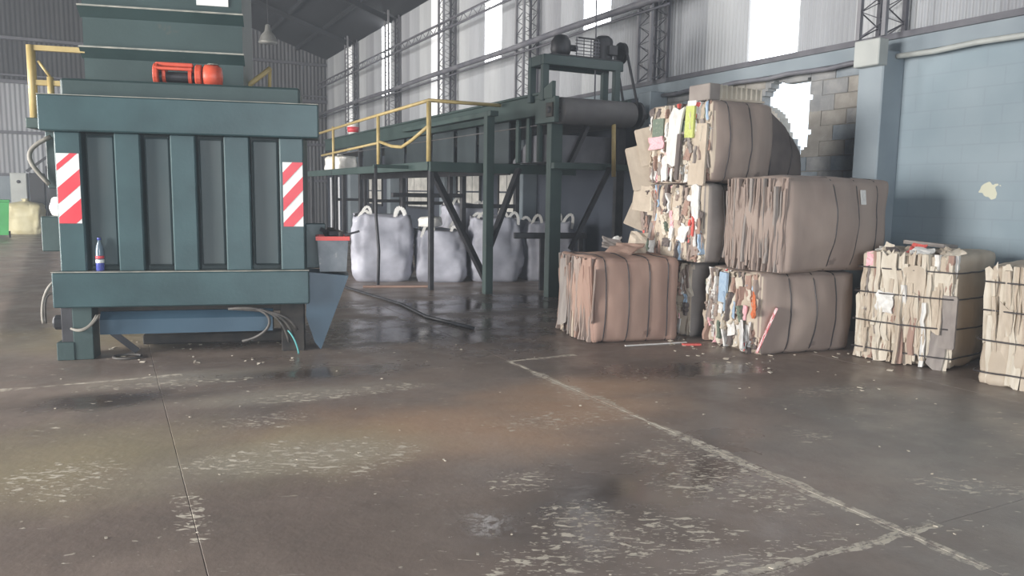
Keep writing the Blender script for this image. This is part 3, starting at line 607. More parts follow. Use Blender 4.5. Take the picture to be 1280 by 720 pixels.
# ------------------------------------------------------------------ soft bags
def soft_bag(name, label, cat, loc, rz, w, d, h, mat, group=None, seed=0, top='open', loops=True, sag=0.06, fill=None):
    t = thing(name, label, cat, loc, rz, group)
    rr = random.Random(seed); n = 64; m = 24; V = []; F = []
    off = Vector((seed * 3.1, seed * 1.7, 0))
    for j in range(m + 1):
        v = j / m; z = h * v
        for i in range(n):
            a = 2 * math.pi * i / n; c, s_ = math.cos(a), math.sin(a)
            e = 0.42; sx = math.copysign(abs(c) ** e, c); sy = math.copysign(abs(s_) ** e, s_)
            bul = 1 + sag * math.sin(math.pi * min(1, v * 1.15)) - (0.05 * (v > 0.85) * (v - 0.85) / 0.15) - 0.06 * max(0, 0.08 - v) / 0.08
            p = Vector((sx * w / 2 * bul, sy * d / 2 * bul, z))
            q = p * 3.0 + off; k_ = noise.noise(q) * 0.05 + noise.noise(Vector((q.x * 2.6, q.y * 2.6, q.z * 0.6))) * 0.055 * (0.5 + v) + noise.noise(Vector((q.x * 2 + q.z * 2, q.y * 2, q.z * 3))) * 0.03
            nrm = Vector((sx, sy, 0)).normalized(); p += nrm * k_
            if v > 0.9: p.z += noise.noise(Vector((a * 1.5, seed, 2.0))) * 0.06
            V.append(p)
    for j in range(m):
        for i in range(n): F.append((j * n + i, j * n + (i + 1) % n, (j + 1) * n + (i + 1) % n, (j + 1) * n + i))
    F.append(tuple(range(n))[::-1])
    b = MB(); b.add(V, F)
    if top == 'open':   # inward fold and fill
        k0 = len(b.v)
        for f_, dz in ((0.93, -0.02), (0.6, 0.0 if fill else -0.12), (0.0, 0.05 if fill else -0.14)):
            for i in range(n):
                p = V[m * n + i]; b.v.append((p.x * f_, p.y * f_, (h + dz) if f_ < 0.9 else p.z + dz))
        for r_ in range(3):
            a0 = m * n if r_ == 0 else k0 + (r_ - 1) * n; b0 = k0 + r_ * n
            for i in range(n): b.f.append((a0 + i, a0 + (i + 1) % n, b0 + (i + 1) % n, b0 + i))
    else:   # gathered neck
        k0 = len(b.v)
        for f_, dz in ((0.75, 0.1), (0.3, 0.17), (0.12, 0.22), (0.2, 0.3), (0.05, 0.31)):
            for i in range(n):
                p = V[m * n + i]; w_ = 1 + 0.2 * math.sin(i * 3.0); b.v.append((p.x * f_ * w_, p.y * f_ * w_, h + dz * h * 0.8))
        for r_ in range(5):
            a0 = m * n if r_ == 0 else k0 + (r_ - 1) * n; b0 = k0 + r_ * n
            for i in range(n): b.f.append((a0 + i, a0 + (i + 1) % n, b0 + (i + 1) % n, b0 + i))
        b.f.append(tuple(k0 + 4 * n + i for i in range(n)))
    b.build('sack_body', mat, t, True)
    if loops:
        for (sx, sy) in ((-1, -1), (1, -1), (1, 1), (-1, 1)):
            x0, y0 = sx * w * 0.42, sy * d * 0.42; hh = rr.uniform(0.12, 0.26); lx = rr.uniform(-.1, .1)
            pts = bez((x0, y0, h - 0.12), (x0 + lx, y0, h + hh), (x0 - sx * 0.16 + lx, y0, h + hh), (x0 - sx * 0.2, y0, h - 0.08), 10)
            q = MB()
            for i in range(len(pts) - 1): q.bar(pts[i], pts[i + 1], 0.05, 0.01, (0, 1, 0))
            q.build('lifting_loop', M_bag_w, t)
    return t
G_ = 'woven big bags under the sorting platform'
soft_bag('bulk_bag', 'tall grey-white bulk bag nearest the press, thin pole in front', 'bag', (4.42, 13.7, 0), R(-20), 1.02, 0.95, 1.18, M_bag, G_, 1)
soft_bag('bulk_bag', 'lower slumped bulk bag beside the tall bag with loose strap on top', 'bag', (5.38, 13.25, 0), R(-18), 0.88, 0.9, 0.92, M_bag, G_, 2, fill=True)
soft_bag('bulk_bag', 'bulk bag behind the diagonal brace of the sorting platform', 'bag', (6.34, 13.0, 0), R(-15), 0.9, 0.9, 1.15, M_bag, G_, 3, fill=True)
soft_bag('bulk_bag', 'bulk bag behind the low dark trestle under the platform', 'bag', (7.34, 12.8, 0), R(-14), 0.92, 0.9, 1.08, M_bag, G_, 5)
soft_bag('bulk_bag', 'bulk bag standing behind the others near the dark wall', 'bag', (6.5, 14.6, 0), R(-10), 1.0, 0.95, 1.35, M_bag, G_, 6, fill=True)
soft_bag('plastic_sack', 'white knotted sack lying on top of the slumped bulk bag', 'sack', (5.12, 13.05, 0.99), R(30), 0.36, 0.24, 0.16, M_bag_w, None, 8, top='neck', loops=False)
soft_bag('plastic_sack', 'beige plastic sack standing on the floor by the far wall', 'sack', (-2.5, 30.9, 0), R(-10), 1.05, 0.9, 0.95, M_bag_b, None, 9, top='neck', loops=False)
soft_bag('plastic_sack', 'crumpled white plastic sack on the side step of the press', 'sack', tuple(bpw(-0.1, 0.76, 1.312)), R(20), 0.2, 0.22, 0.17, M_bag_w, None, 10, top='neck', loops=False)

# ------------------------------------------------------------------ sorting platform
PX0, PX1, PY0, PY1, PZ = 4.6, 6.05, 11.85, 20.5, 2.07
sp = thing('sorting_platform', 'raised green steel sorting platform with yellow railing and slim posts', 'platform', (PX0, PY0, 0))
def P(x, y, z): return (x - PX0, y - PY0, z)
def spb(name, x0, x1, y0, y1, z0, z1, mat, parent=sp, c=0.006): return MB().cham((x0 - PX0, x1 - PX0, y0 - PY0, y1 - PY0, z0, z1), c).build(name, mat, parent)
for i in range(8):
    ya = PY0 + (PY1 - PY0) * i / 8; spb('deck_plate', PX0 + 0.04, PX1, ya + 0.004, ya + (PY1 - PY0) / 8 - 0.004, PZ - 0.03, PZ, M_grime)
spb('edge_beam', PX0 - 0.03, PX0 + 0.04, PY0, PY1, PZ - 0.12, PZ + 0.02, M_green)
spb('edge_beam', PX0, PX1 + 1.3, PY0 - 0.06, PY0, PZ - 0.14, PZ + 0.02, M_green)
spb('edge_beam', PX1 - 0.03, PX1 + 0.04, PY0, PY1, PZ - 0.16, PZ - 0.03, M_dark)
def post(x, y, z1, w, mat, name='post'): return spb(name, x - w / 2, x + w / 2, y - w / 2, y + w / 2, 0, z1, mat)
post(4.66, 11.9, PZ, 0.08, M_dark); post(5.32, 11.12, 2.86, 0.13, M_green)
for (x, y) in ((4.66, 17.2), (4.66, 20.2), (6.05, 14.4), (6.05, 17.2), (6.05, 20.2)): post(x, y, PZ - 0.03, 0.08, M_dark)
MB().bar(P(4.66, 11.92, 2.0), P(5.85, 12.25, 0.03), 0.09, 0.09).build('diagonal_brace', M_dark, sp)
MB().bar(P(5.34, 11.1, 0.75), P(6.0, 11.4, 2.0), 0.09, 0.07).build('diagonal_brace', M_dark, sp)
MB().tube([P(3.99, 12.72, 2.03), P(3.99, 12.72, 1.2), P(4.03, 12.7, 0.6), P(4.0, 12.66, 0.03), P(3.97, 12.62, 0.0)], 0.028, 8).build('prop_pole', M_dark, sp, True)
MB().bar(P(3.95, 12.72, 2.02), P(4.62, 12.76, 2.02), 0.05, 0.06).build('outrigger', M_green, sp)
MB().tube([P(4.6, 17.9, 2.05), P(4.6, 17.9, 0.0)], 0.035, 8).build('prop_pole', M_dark, sp, True)
spb('cross_beam', 5.26, 5.4, 10.95, 15.0, 2.78, 2.86, M_green); spb('cross_beam', 4.7, 6.1, 13.95, 14.05, 1.5, 1.58, M_dark)
# railing: one yellow tube frame
rl = MB().tube([P(4.62, 19.2, 2.98), P(4.62, 15.5, 3.03), P(4.62, 11.9, 3.06), P(5.9, 11.9, 3.06)], 0.03, 8).build('hand_rail', M_yellow, sp, True, 'yellow hand rail')
MB().tube([P(4.62, 19.0, 2.44), P(4.62, 14.55, 2.52)], 0.026, 8).build('mid_rail', M_yellow, rl, True)
MB().tube([P(4.62, 14.55, 2.55), P(4.62, 13.75, 2.42), P(4.62, 13.2, 2.38), P(4.62, 12.7, 2.47), P(4.62, 11.9, 2.66)], 0.03, 8).build('bent_mid_rail', M_yellow, rl, True)
for (y, r_) in ((11.9, 0.042), (14.55, 0.035), (17.9, 0.03)): MB().tube([P(4.62, y, PZ), P(4.62, y, 3.05)], r_, 8).build('rail_post', M_yellow, rl, True)

# belt conveyor beside the platform
CX0, CX1, CY0, CY1 = 6.0, 7.4, 10.2, 24.0
bc = thing('belt_conveyor', 'long green belt conveyor with wide grey end drum and motor frame on top', 'conveyor', (CX0, CY0, 0))
def Q(x, y, z): return (x - CX0, y - CY0, z)
def bcb(name, x0, x1, y0, y1, z0, z1, mat, parent=bc, c=0.008): return MB().cham((x0 - CX0, x1 - CX0, y0 - CY0, y1 - CY0, z0, z1), c).build(name, mat, parent)
bcb('side_beam', CX0 - 0.06, CX0 + 0.02, CY0 + 0.15, CY1, 2.80, 3.12, M_green)
bcb('side_beam', CX1 - 0.02, CX1 + 0.06, CY0 + 0.15, CY1, 2.80, 3.10, M_green)
bcb('beam_lip', CX0 - 0.1, CX0 + 0.02, CY0 + 0.4, CY1, 3.10, 3.14, M_green)
bcb('belt', CX0 + 0.04, CX1 - 0.04, CY0, CY1, 3.0, 3.03, M_belt)
bcb('return_belt', CX0 + 0.04, CX1 - 0.04, CY0, CY1, 2.66, 2.68, M_belt)
def drumM(y, z, x=CX0): return Matrix.Translation(Vector(Q(x, y, z))) @ RY
MB().lathe([(0.19, 0.0), (0.195, 0.01), (0.2, 0.7), (0.195, 1.3), (0.19, 1.31)], 32, drumM(CY0, 2.845, CX0 + 0.04)).build('end_drum', M_belt, bc, True)
MB().lathe([(0.04, 0.0), (0.21, 0.0), (0.21, 0.05), (0.04, 0.06)], 24, drumM(CY0, 2.845, CX1 + 0.03)).build('drum_disc', M_dark, bc)
MB().lathe([(0.05, 0.0), (0.05, 1.8)], 14, drumM(CY0, 2.845, CX0 - 0.15)).build('drum_shaft', M_dark, bc, True)
bcb('bearing_plate', CX0 - 0.1, CX0 - 0.02, CY0 - 0.1, CY0 + 0.5, 2.66, 3.04, M_green)
bcb('bearing_block', CX0 - 0.13, CX0 - 0.09, CY0 - 0.07, CY0 + 0.12, 2.74, 2.95, M_grime)
MB().prism([(0, 0), (0.42, 0), (0.42, 0.1), (0.0, 0.24)], Q(CX0 - 0.12, CY0 - 0.05, 3.02), (0, 1, 0), (0, 0, 1), (0.06, 0, 0)).build('belt_guard', M_green, bc)
bcb('leg', 6.0, 6.2, 10.35, 10.5, 0, 2.8, M_green); bcb('leg', 7.25, 7.4, 10.4, 10.5, 0, 2.8, M_dark)
for y in (14.0, 17.5, 21.0, 23.6):
    bcb('leg', 6.12, 6.22, y, y + 0.1, 0, 2.8, M_dark); bcb('leg', 7.3, 7.4, y, y + 0.1, 0, 2.8, M_dark); bcb('cross_tie', 6.2, 7.3, y, y + 0.08, 1.3, 1.38, M_dark)
# side panels with gaps that let light through
for (ya, yb) in ((11.9, 13.1), (13.25, 14.1), (14.3, 15.4), (15.7, 17.0), (17.2, 18.6), (18.9, 20.4)): bcb('side_panel', 6.06, 6.1, ya, yb, 2.1, 2.8, M_dpanel)
for i in range(3): bcb('side_slat', 6.02, 6.08, 10.75 + 0.36 * i, 10.85 + 0.36 * i, 2.1, 2.8, M_green)
MB().prism([(0, 0), (1.2, 0), (1.2, 0.04), (0.55, 0.42), (0, 0.42)], Q(6.1, 10.6, 2.1), (0, 1, 0), (0, 0, 1), (1.2, 0, 0)).build('chute', M_pipe, bc)
bcb('lower_beam', 6.0, 7.4, 10.25, 10.35, 1.98, 2.08, M_green)
MB().bar(Q(6.98, 10.2, 2.02), Q(6.35, 10.3, 0.75), 0.08, 0.06).build('diagonal_brace', M_dark, bc)
MB().bar(Q(6.66, 10.3, 2.75), Q(6.3, 10.3, 2.05), 0.09, 0.06).build('diagonal_brace', M_dark, bc)
MB().tube([Q(6.97, 10.12, 2.7), Q(7.0, 10.12, 1.88)], 0.035, 8).build('hanging_bar', M_yellow, bc, True, 'yellow hanging bar')
# motor frame over the drum
fz0, fz1 = 3.1, 3.55
for (x, y) in ((5.92, 10.45), (5.92, 10.85), (7.2, 10.42), (7.2, 10.75)): bcb('frame_leg', x - 0.05, x + 0.05, y - 0.05, y + 0.05, fz0 - 0.1, fz1, M_teal_d)
bcb('frame_beam', 5.86, 7.3, 10.37, 10.47, fz1 - 0.02, fz1 + 0.13, M_teal_d); bcb('frame_beam', 5.86, 7.3, 10.77, 10.87, fz1 - 0.02, fz1 + 0.13, M_teal_d)
bcb('frame_beam', 5.86, 5.98, 10.47, 10.77, fz1 - 0.02, fz1 + 0.13, M_teal_d)
bcb('mount_plate', 6.0, 7.28, 10.40, 10.84, fz1 + 0.13, fz1 + 0.16, M_dark)
mz = fz1 + 0.16
gm = MB().lathe([(0.1, 0), (0.14, 0.02), (0.16, 0.1), (0.15, 0.22), (0.10, 0.3), (0.04, 0.32)], 18, Matrix.Translation(Vector(Q(6.28, 10.6, mz)))).build('gearbox', M_dark, bc, True)
MB().lathe([(0.05, 0), (0.05, 0.2)], 12, drumM(10.6, mz + 0.14, 6.36)).build('gear_shaft', M_dark, gm, True)
gd = bcb('guard_frame', 6.48, 6.86, 10.42, 10.44, mz + 0.26, mz + 0.285, M_dark)
for i in range(5): MB().bar(Q(6.44, 10.43, mz + 0.03 + 0.05 * i), Q(6.88, 10.43, mz + 0.03 + 0.05 * i), 0.012).build('guard_bar', M_lat_d, gd)
for i in range(4): MB().bar(Q(6.46 + 0.13 * i, 10.43, mz), Q(6.46 + 0.13 * i, 10.43, mz + 0.28), 0.012).build('guard_bar', M_lat_d, gd)
em = MB().lathe([(0.12, -0.16), (0.15, -0.12), (0.155, 0.02), (0.155, 0.28), (0.14, 0.32), (0.09, 0.36), (0.03, 0.37)], 18, Matrix.Translation(Vector(Q(7.02, 10.55, mz)))).build('electric_motor', M_dark, bc, True)
bcb('terminal_box', 7.0, 7.16, 10.34, 10.44, mz + 0.05, mz + 0.2, M_dark, em)
pu = MB().lathe([(0.03, 0), (0.17, 0), (0.15, 0.03), (0.17, 0.06), (0.03, 0.06)], 24, drumM(10.5, mz + 0.12, 7.3)).build('drive_pulley', M_dark, bc)
for dy in (-0.15, 0.15): MB().bar(Q(7.33, 10.5 + dy, mz + 0.14), Q(7.42, 10.3 + dy * 1.2, 2.95), 0.05, 0.02).build('drive_belt', M_dark, bc)
tag(MB().tube([(6.86, 10.5, 3.05), (6.84, 10.5, 4.75)], 0.012, 6).build('steel_rod', M_lat_d), 'thin vertical rod hanging behind the conveyor guard', 'rod')

# trestle under the platform and small stuff on the deck
t = thing('low_trestle', 'low dark steel trestle standing in front of the bags', 'trestle', (6.1, 11.3, 0), R(-14))
MB().cham((-0.2, 1.05, -0.04, 0.04, 0.86, 0.96), 0.006).build('top_bar', M_dark, t)
for x in (0.28, 0.95): MB().box(x - 0.035, x + 0.035, -0.035, 0.035, 0, 0.87).build('leg', M_dark, t)
soft_bag('plastic_sack', 'white sack lying on the far deck of the sorting platform', 'sack', (4.95, 18.6, PZ), R(10), 0.5, 0.8, 0.32, M_bag_w, None, 12, top='neck', loops=False)
t = thing('paint_bucket', 'white bucket with red band on the conveyor side beam', 'bucket', (6.05, 21.3, 3.14))
MB().lathe([(0.13, 0), (0.16, 0.3), (0.165, 0.31)], 16).build('bucket_body', M_white, t, True)
MB().lathe([(0.145, 0.06), (0.165, 0.2)], 16, Matrix.Translation((-0.004, -0.004, 0))).build('red_band', M_red, t, True)
MB().tube([(0.16 * math.cos(a), 0, 0.31 + 0.12 * math.sin(a)) for a in (math.pi * i / 10 for i in range(11))], 0.008, 6).build('handle', M_dark, t, True)

# ------------------------------------------------------------------ cardboard bales
def cube_surface(n):
    # vertex set of a subdivided cube in [-1,1]^3 with shared seams
    idx = {}; V = []; F = []
    def vid(p):
        k_ = tuple(round(c * 1000) for c in p)
        if k_ not in idx: idx[k_] = len(V); V.append(p)
        return idx[k_]
    def st(i): t_ = i / n * 2 - 1; return math.copysign(1 - (1 - abs(t_)) ** 1.35, t_)
    for ax in range(3):
        for sg in (-1, 1):
            for i in range(n):
                for j in range(n):
                    q = []
                    for (a, b) in ((i, j), (i + 1, j), (i + 1, j + 1), (i, j + 1)):
                        p = [0, 0, 0]; p[ax] = sg; p[(ax + 1) % 3] = st(a); p[(ax + 2) % 3] = st(b); q.append(vid(tuple(p)))
                    F.append(tuple(q) if sg > 0 else tuple(q[::-1]))
    return V, F
CV, CF = cube_surface(22)
def bale_fn(hx, hy, hz, r, bulge, seed, straps, axis, ridge, slump=0.0):
    """straps: positions in -1..1 along axis ('x' vertical loops, 'z' level loops); ridge: layer relief on the -X face"""
    so = Vector((seed * 5.3, seed * 2.9, seed * 1.1))
    def f(p):
        P_ = Vector((p[0] * hx, p[1] * hy, p[2] * hz)); I = Vector((max(-hx + r, min(hx - r, P_.x)), max(-hy + r, min(hy - r, P_.y)), max(-hz + r, min(hz - r, P_.z))))
        d = P_ - I; dl = d.length; d = d / dl if dl > 1e-6 else Vector((0, 0, 1))
        q = I + d * r
        ax = max(range(3), key=lambda k_: abs(p[k_]))
        oth = [k_ for k_ in range(3) if k_ != ax]
        b = (1 - p[oth[0]] ** 2) * (1 - p[oth[1]] ** 2)
        amp = bulge * (0.35 if ax == 2 else 1.0)
        disp = amp * b
        c = p[0] if axis == 'x' else p[2]
        on = (ax != 0) if axis == 'x' else (ax != 2)
        if on and straps:
            dmin = min(abs(c - s_) for s_ in straps) * (hx if axis == 'x' else hz)
            disp += 0.010 * (1 - math.exp(-(dmin / 0.05) ** 2)) - 0.005
        disp += noise.noise(q * 2.2 + so) * 0.035 + noise.noise(q * 6 + so) * 0.012
        if ridge:
            if ax == 0: disp += 0.03 * noise.noise(Vector((q.y * 22, seed, q.z * 1.1))) + 0.02 * noise.noise(Vector((q.y * 50, seed, q.z * 2)))
            if ax == 1: disp += 0.007 * noise.noise(Vector((q.x * 13, seed, q.z * 0.5))) + 0.004 * noise.noise(Vector((q.x * 5 + q.z * 3, seed, q.z * 5)))
            if ridge > 1 and ax == 1: disp += 0.018 * noise.noise(Vector((q.x * 24, seed, q.z * 0.8)))
        q = q + d * disp
        if slump: q.z = -hz + (q.z + hz) * (1 - slump * max(0.0, (q.x / hx + 0.55) / 1.55) ** 1.4)
        if q.z < -hz: q.z = -hz
        return q
    return f
# scrap sheet meshes: bent, thick little plates (unit size), shared by all bales
def scrap_mesh(seed):
    rr = random.Random(seed); nx, nz = 3, 5; V = []; b = MB()
    bend = rr.uniform(-.5, .5); curl = rr.uniform(-.5, .5); tear = [rr.uniform(-.07, .07) for _ in range(20)]
    for k_ in (0, 1):
        for j in range(nz + 1):
            for i in range(nx + 1):
                u, v = i / nx - .5, j / nz - .5
                x = bend * u * u * 1.2 + curl * v * v * 1.2 + 0.12 * math.sin(j * 2.3 + seed) * (i % 2)
                V.append((x + k_ * 0.25, u + (tear[j] if i in (0, nx) else 0), v + (tear[i + 8] if j in (0, nz) else 0)))
    W = nx + 1; T = W * (nz + 1); F = []
    for j in range(nz):
        for i in range(nx):
            a = j * W + i; F.append((a, a + W, a + W + 1, a + 1)); F.append((T + a, T + a + 1, T + a + W + 1, T + a + W))
    rim = [i for i in range(W)] + [j * W + nx for j in range(1, nz + 1)] + [nz * W + i for i in range(nx - 1, -1, -1)] + [j * W for j in range(nz - 1, 0, -1)]
    for i in range(len(rim)):
        a, c = rim[i], rim[(i + 1) % len(rim)]; F.append((a, c, T + c, T + a))
    b.add(V, F); return b.mesh('scrap', CB['tan'])
SCR = [scrap_mesh(i) for i in range(9)]
def layer_mesh(seed):
    # edge of a packed sheet: a narrow upright strip, slightly wavy, unit size
    rr = random.Random(seed + 50); V = []; n_ = 7; b = MB()
    for j in range(n_ + 1):
        v = j / n_ - .5; o1 = rr.uniform(-.25, .25); o2 = rr.uniform(-.2, .2); w1 = rr.uniform(.35, .5)
        V += [(-.5 + o2, o1 - w1, v), (-.38 + o2, o1, v), (-.5 + o2, o1 + w1, v), (.5, o1 + .5, v), (.5, o1 - .5, v)]
    F = []
    for j in range(n_):
        for i in range(5): a = j * 5 + i; c = j * 5 + (i + 1) % 5; F.append((a, a + 5, c + 5, c))
    F.append((0, 1, 2, 3, 4)); F.append(tuple(n_ * 5 + i for i in (4, 3, 2, 1, 0)))
    b.add(V, F); return b.mesh('layer', CB['tan'])
LAY = [layer_mesh(i) for i in range(7)]
PAL_MIX = ['tan'] * 5 + ['pale'] * 4 + ['grey'] * 3 + ['brown'] * 3 + ['white'] * 5 + ['taupe'] * 4 + ['red', 'pink', 'green', 'blue', 'dark', 'dark']
PAL_CARD = ['tan'] * 5 + ['pale'] * 6 + ['grey', 'white', 'brown']
PAL_BROWN = ['brown'] * 5 + ['taupe'] * 7 + ['grey'] * 2 + ['tan']
PAL_TAUPE = ['taupe'] * 8 + ['grey'] * 2

def bale(label, x, y, z0, w, d, h, yaw, mat, seed, straps, axis='x', bulge=0.05, ridge=1, left=None, front=None, group=None, slump=0.0, endmat=None):
    t = thing('cardboard_bale', label, 'bale', (x, y, z0), R(yaw), group)
    hx, hy, hz = w / 2, d / 2, h / 2
    f = bale_fn(hx, hy, hz, 0.055, bulge, seed, straps, axis, ridge, slump)
    C = Vector((hx, hy, hz))        # local origin: front-left bottom corner
    b = MB(); b.add([f(p) + C for p in CV], CF); 
    bo = b.build('bale_body', CB[mat], t, True)
    if endmat:
        bo.data.materials.append(CB[endmat])
        for pl_ in bo.data.polygons:
            if pl_.normal.x < -0.6: pl_.material_index = 1
    rr = random.Random(seed)
    for s_ in straps:
        path = []
        if axis == 'x':
            for (a0, a1, fx) in ((-1, 1, 0), (-1, 1, 1), (1, -1, 2), (1, -1, 3)):
                for i in range(12):
                    v = a0 + (a1 - a0) * i / 12
                    path.append(f(((s_), -1, v) if fx == 0 else (s_, v, 1) if fx == 1 else (s_, 1, v) if fx == 2 else (s_, v, -1)))
        else:
            for fx in range(4):
                for i in range(12):
                    v = -1 + 2 * i / 12
                    path.append(f((v, -1, s_) if fx == 0 else (1, v, s_) if fx == 1 else (-v, 1, s_) if fx == 2 else (-1, -v, s_)))
        ctr = sum(path, Vector()) / len(path)
        path = [p + C + (p - ctr).normalized() * (0.004 if axis == 'x' else 0.06) for p in path]
        for p in path: p.z = max(p.z, 0.006)
        MB().tube(path, 0.0075, 6, closed=True).build('strap', M_strap, t, True)
    # loose sheets packed into the -X face (left) and the -Y face (front)
    def scraps(n, face, pal, szy, szz, out, tilt, lo=0.02, hi=0.98, strips=0.0, swid=(0.02, 0.06)):
        for i in range(n):
            s1 = lo + (hi - lo) * ((i + rr.random()) / n); v = rr.random()
            sy = rr.uniform(*szy); sz = min(rr.uniform(*szz), h * 0.85)
            zc = max(sz / 2 + 0.02, min(h - sz / 2 - 0.01, h * v))
            c = rr.choice(pal)
            if c in ('red', 'orange', 'pink', 'lime', 'blue', 'green'): sy *= 0.8; sz = min(sz, 0.2)
            lay = rr.random() < strips
            me = LAY[rr.randrange(7)] if lay else SCR[rr.randrange(9)]
            if lay: sy = rr.uniform(*swid); sz = min(sz * 1.3, h * 0.9)
            zc = max(sz / 2 + 0.01, min(h - sz / 2 - 0.005, zc))
            sx = rr.uniform(*((0.03, 0.045) if swid[1] < 0.05 else (0.05, 0.08))) if lay else rr.uniform(0.03, 0.06)
            tw = 10 if lay else 22
            if face == 'left':
                q = f((-1, max(-.93, min(.93, s1 * 2 - 1)), max(-.9, min(.9, zc / h * 2 - 1)))) + C
                loc = (q.x - rr.uniform(-0.01, out) + (0.02 if lay else 0), q.y, zc); rot = (R(rr.uniform(-tilt, tilt)), R(rr.uniform(-4, 4)), R(rr.uniform(-tw, tw)))
            else:
                q = f((max(-.93, min(.93, s1 * 2 - 1)), -1, max(-.9, min(.9, zc / h * 2 - 1)))) + C
                loc = (q.x, q.y - rr.uniform(-0.01, out), zc); rot = (R(rr.uniform(-tilt, tilt)), R(rr.uniform(-4, 4)), R(90 + rr.uniform(-tw, tw)))
            inst('sheet', me, t, loc, rot, (sx, sy, sz), CB[c])
    if left: scraps(face='left', **left)
    if front: scraps(face='front', **front)
    return t, f, C
STK = 'stacked cardboard bales by the block wall'
def mixed(n=90, out=0.03, tilt=14): return dict(n=n, pal=PAL_MIX, szy=(0.03, 0.1), szz=(0.06, 0.26), out=out, tilt=tilt, strips=0.4)
A = bale('reddish-brown cardboard bale standing alone in front of the stack', 4.57, 6.91, 0, 1.02, 1.03, 0.92, -9, 'brown', 11, (-0.76, -0.24, 0.26, 0.72), bulge=0.07, left=dict(n=46, pal=PAL_BROWN, szy=(0.1, 0.2), szz=(0.4, 0.8), out=0.008, tilt=3, strips=0.85, swid=(0.015, 0.04)), group=STK)
Fb = bale('bottom front bale with smooth brown face and colourful scrap on its end', 5.79, 5.73, 0, 1.17, 0.92, 0.83, -8, 'taupe', 12, (-0.45, 0.05, 0.55), bulge=0.1, left=mixed(120), group=STK, endmat='tan')
Ib = bale('bottom rear bale between the lone bale and the scrap-ended front bale', 5.83, 6.82, 0, 1.6, 0.98, 0.85, 0, 'grey', 13, (-0.5, 0.5), left=mixed(80), group=STK, endmat='tan')
D = bale('wide grey-brown middle bale with white label and layered left end', 5.87, 5.52, 0.85, 1.45, 0.84, 0.94, 0, 'taupe', 14, (-0.2, 0.27, 0.7), bulge=0.09, left=dict(n=64, pal=PAL_TAUPE, szy=(0.1, 0.2), szz=(0.6, 0.7), out=0.0, tilt=2, strips=1.0, swid=(0.012, 0.035)), group=STK)
Cb = bale('middle rear bale full of white paper, under the topmost bale', 5.73, 6.54, 0.87, 1.65, 1.1, 0.86, 0, 'grey', 15, (-0.7, 0.1, 0.7), left=mixed(150), group=STK, endmat='tan')
B = bale('topmost bale with white paper and coloured scrap on its open end', 5.74, 6.5, 1.74, 0.86, 1.08, 0.88, 0, 'taupe', 16, (-0.55, 0.15), bulge=0.08, left=mixed(140), group=STK, endmat='tan')
J = bale('dark slumped bale at the top of the stack next to the hole in the wall', 6.66, 6.85, 1.74, 0.9, 0.9, 0.92, 4, 'dark', 17, (-0.4, 0.4), group=STK, slump=0.6)
Gb = bale('pale tan bale with level black straps, next to the smooth brown bale', 6.94, 4.45, 0, 1.08, 0.89, 1.09, 15, 'tan', 18, (0.7, 0.25, -0.27, -0.78), 'z', 0.03, 2, left=dict(n=90, pal=PAL_CARD, szy=(0.06, 0.16), szz=(0.2, 0.7), out=0.012, tilt=5, strips=0.6), group='pale strapped bales')
Hb = bale('pale tan strapped bale cut off by the picture edge', 7.05, 3.1, 0, 1.05, 1.0, 1.05, 17, 'tan', 19, (0.72, 0.25, -0.25, -0.78), 'z', 0.03, 2, left=dict(n=70, pal=['tan'] * 5 + ['pale'] * 6, szy=(0.06, 0.14), szz=(0.4, 0.85), out=0.012, tilt=4, strips=0.8), group='pale strapped bales')
# white tag on D, big flaps on B and C, bright printed scraps
def stick(bl, p, name, me, rot, scale, mat, off=(0, 0, 0)):
    t, f, C = bl; q = f(p) + C + Vector(off); return inst(name, me, t, q, rot, scale, CB[mat])
flat_me = MB().cham((-0.5, 0.5, -0.5, 0.5, -0.5, 0.5), 0.04).mesh('flap', CB['tan'])
stick(D, (0.36, -1, 0.62), 'label_tag', flat_me, (R(-8), 0, 0), (0.075, 0.008, 0.15), 'white', (0, -0.012, 0))
stick(B, (-1, 0.9, 0.0), 'flap', flat_me, (R(-14), R(2), R(48)), (0.02, 0.26, 0.44), 'tan', (-0.04, 0.03, 0.0))
stick(B, (-1, 0.98, -0.6), 'flap', flat_me, (R(-14), R(4), R(50)), (0.02, 0.34, 0.52), 'tan', (-0.07, 0.03, 0.02))
stick(Cb, (-1, 0.8, 0.6), 'flap', flat_me, (R(6), R(2), R(20)), (0.02, 0.34, 0.3), 'tan', (-0.03, 0.0, 0.0))
stick(Cb, (-1, 0.98, 0.1), 'flap', flat_me, (R(22), R(-4), R(50)), (0.02, 0.26, 0.28), 'tan', (-0.07, 0.03, 0.0))
stick(B, (-1, -0.12, 0.1), 'paper_scrap', SCR[2], (R(8), 0, 0), (0.1, 0.2, 0.62), 'white', (-0.05, 0, 0.04))
stick(B, (-1, -0.52, 0.5), 'printed_carton', flat_me, (R(3), 0, 0), (0.03, 0.14, 0.34), 'lime', (-0.03, 0, 0.0))
stick(B, (-1, -0.52, 0.86), 'paper_scrap', flat_me, (R(3), 0, 0), (0.03, 0.14, 0.14), 'white', (-0.035, 0, 0.0))
stick(B, (-1, 0.52, 0.4), 'printed_carton', flat_me, (0, 0, 0), (0.03, 0.2, 0.24), 'green', (-0.03, 0, 0.0))
stick(B, (-1, 0.5, 0.05), 'paper_scrap', SCR[4], (0, 0, 0), (0.08, 0.26, 0.14), 'pink', (-0.05, 0, 0.0))
stick(B, (-1, -0.3, -0.35), 'rubber_strip', flat_me, (R(4), 0, 0), (0.03, 0.06, 0.5), 'dark', (-0.05, 0, 0.0))
stick(B, (-1, 0.2, -0.62), 'paper_scrap', SCR[1], (R(4), 0, 0), (0.08, 0.1, 0.28), 'white', (-0.05, 0, 0.0))
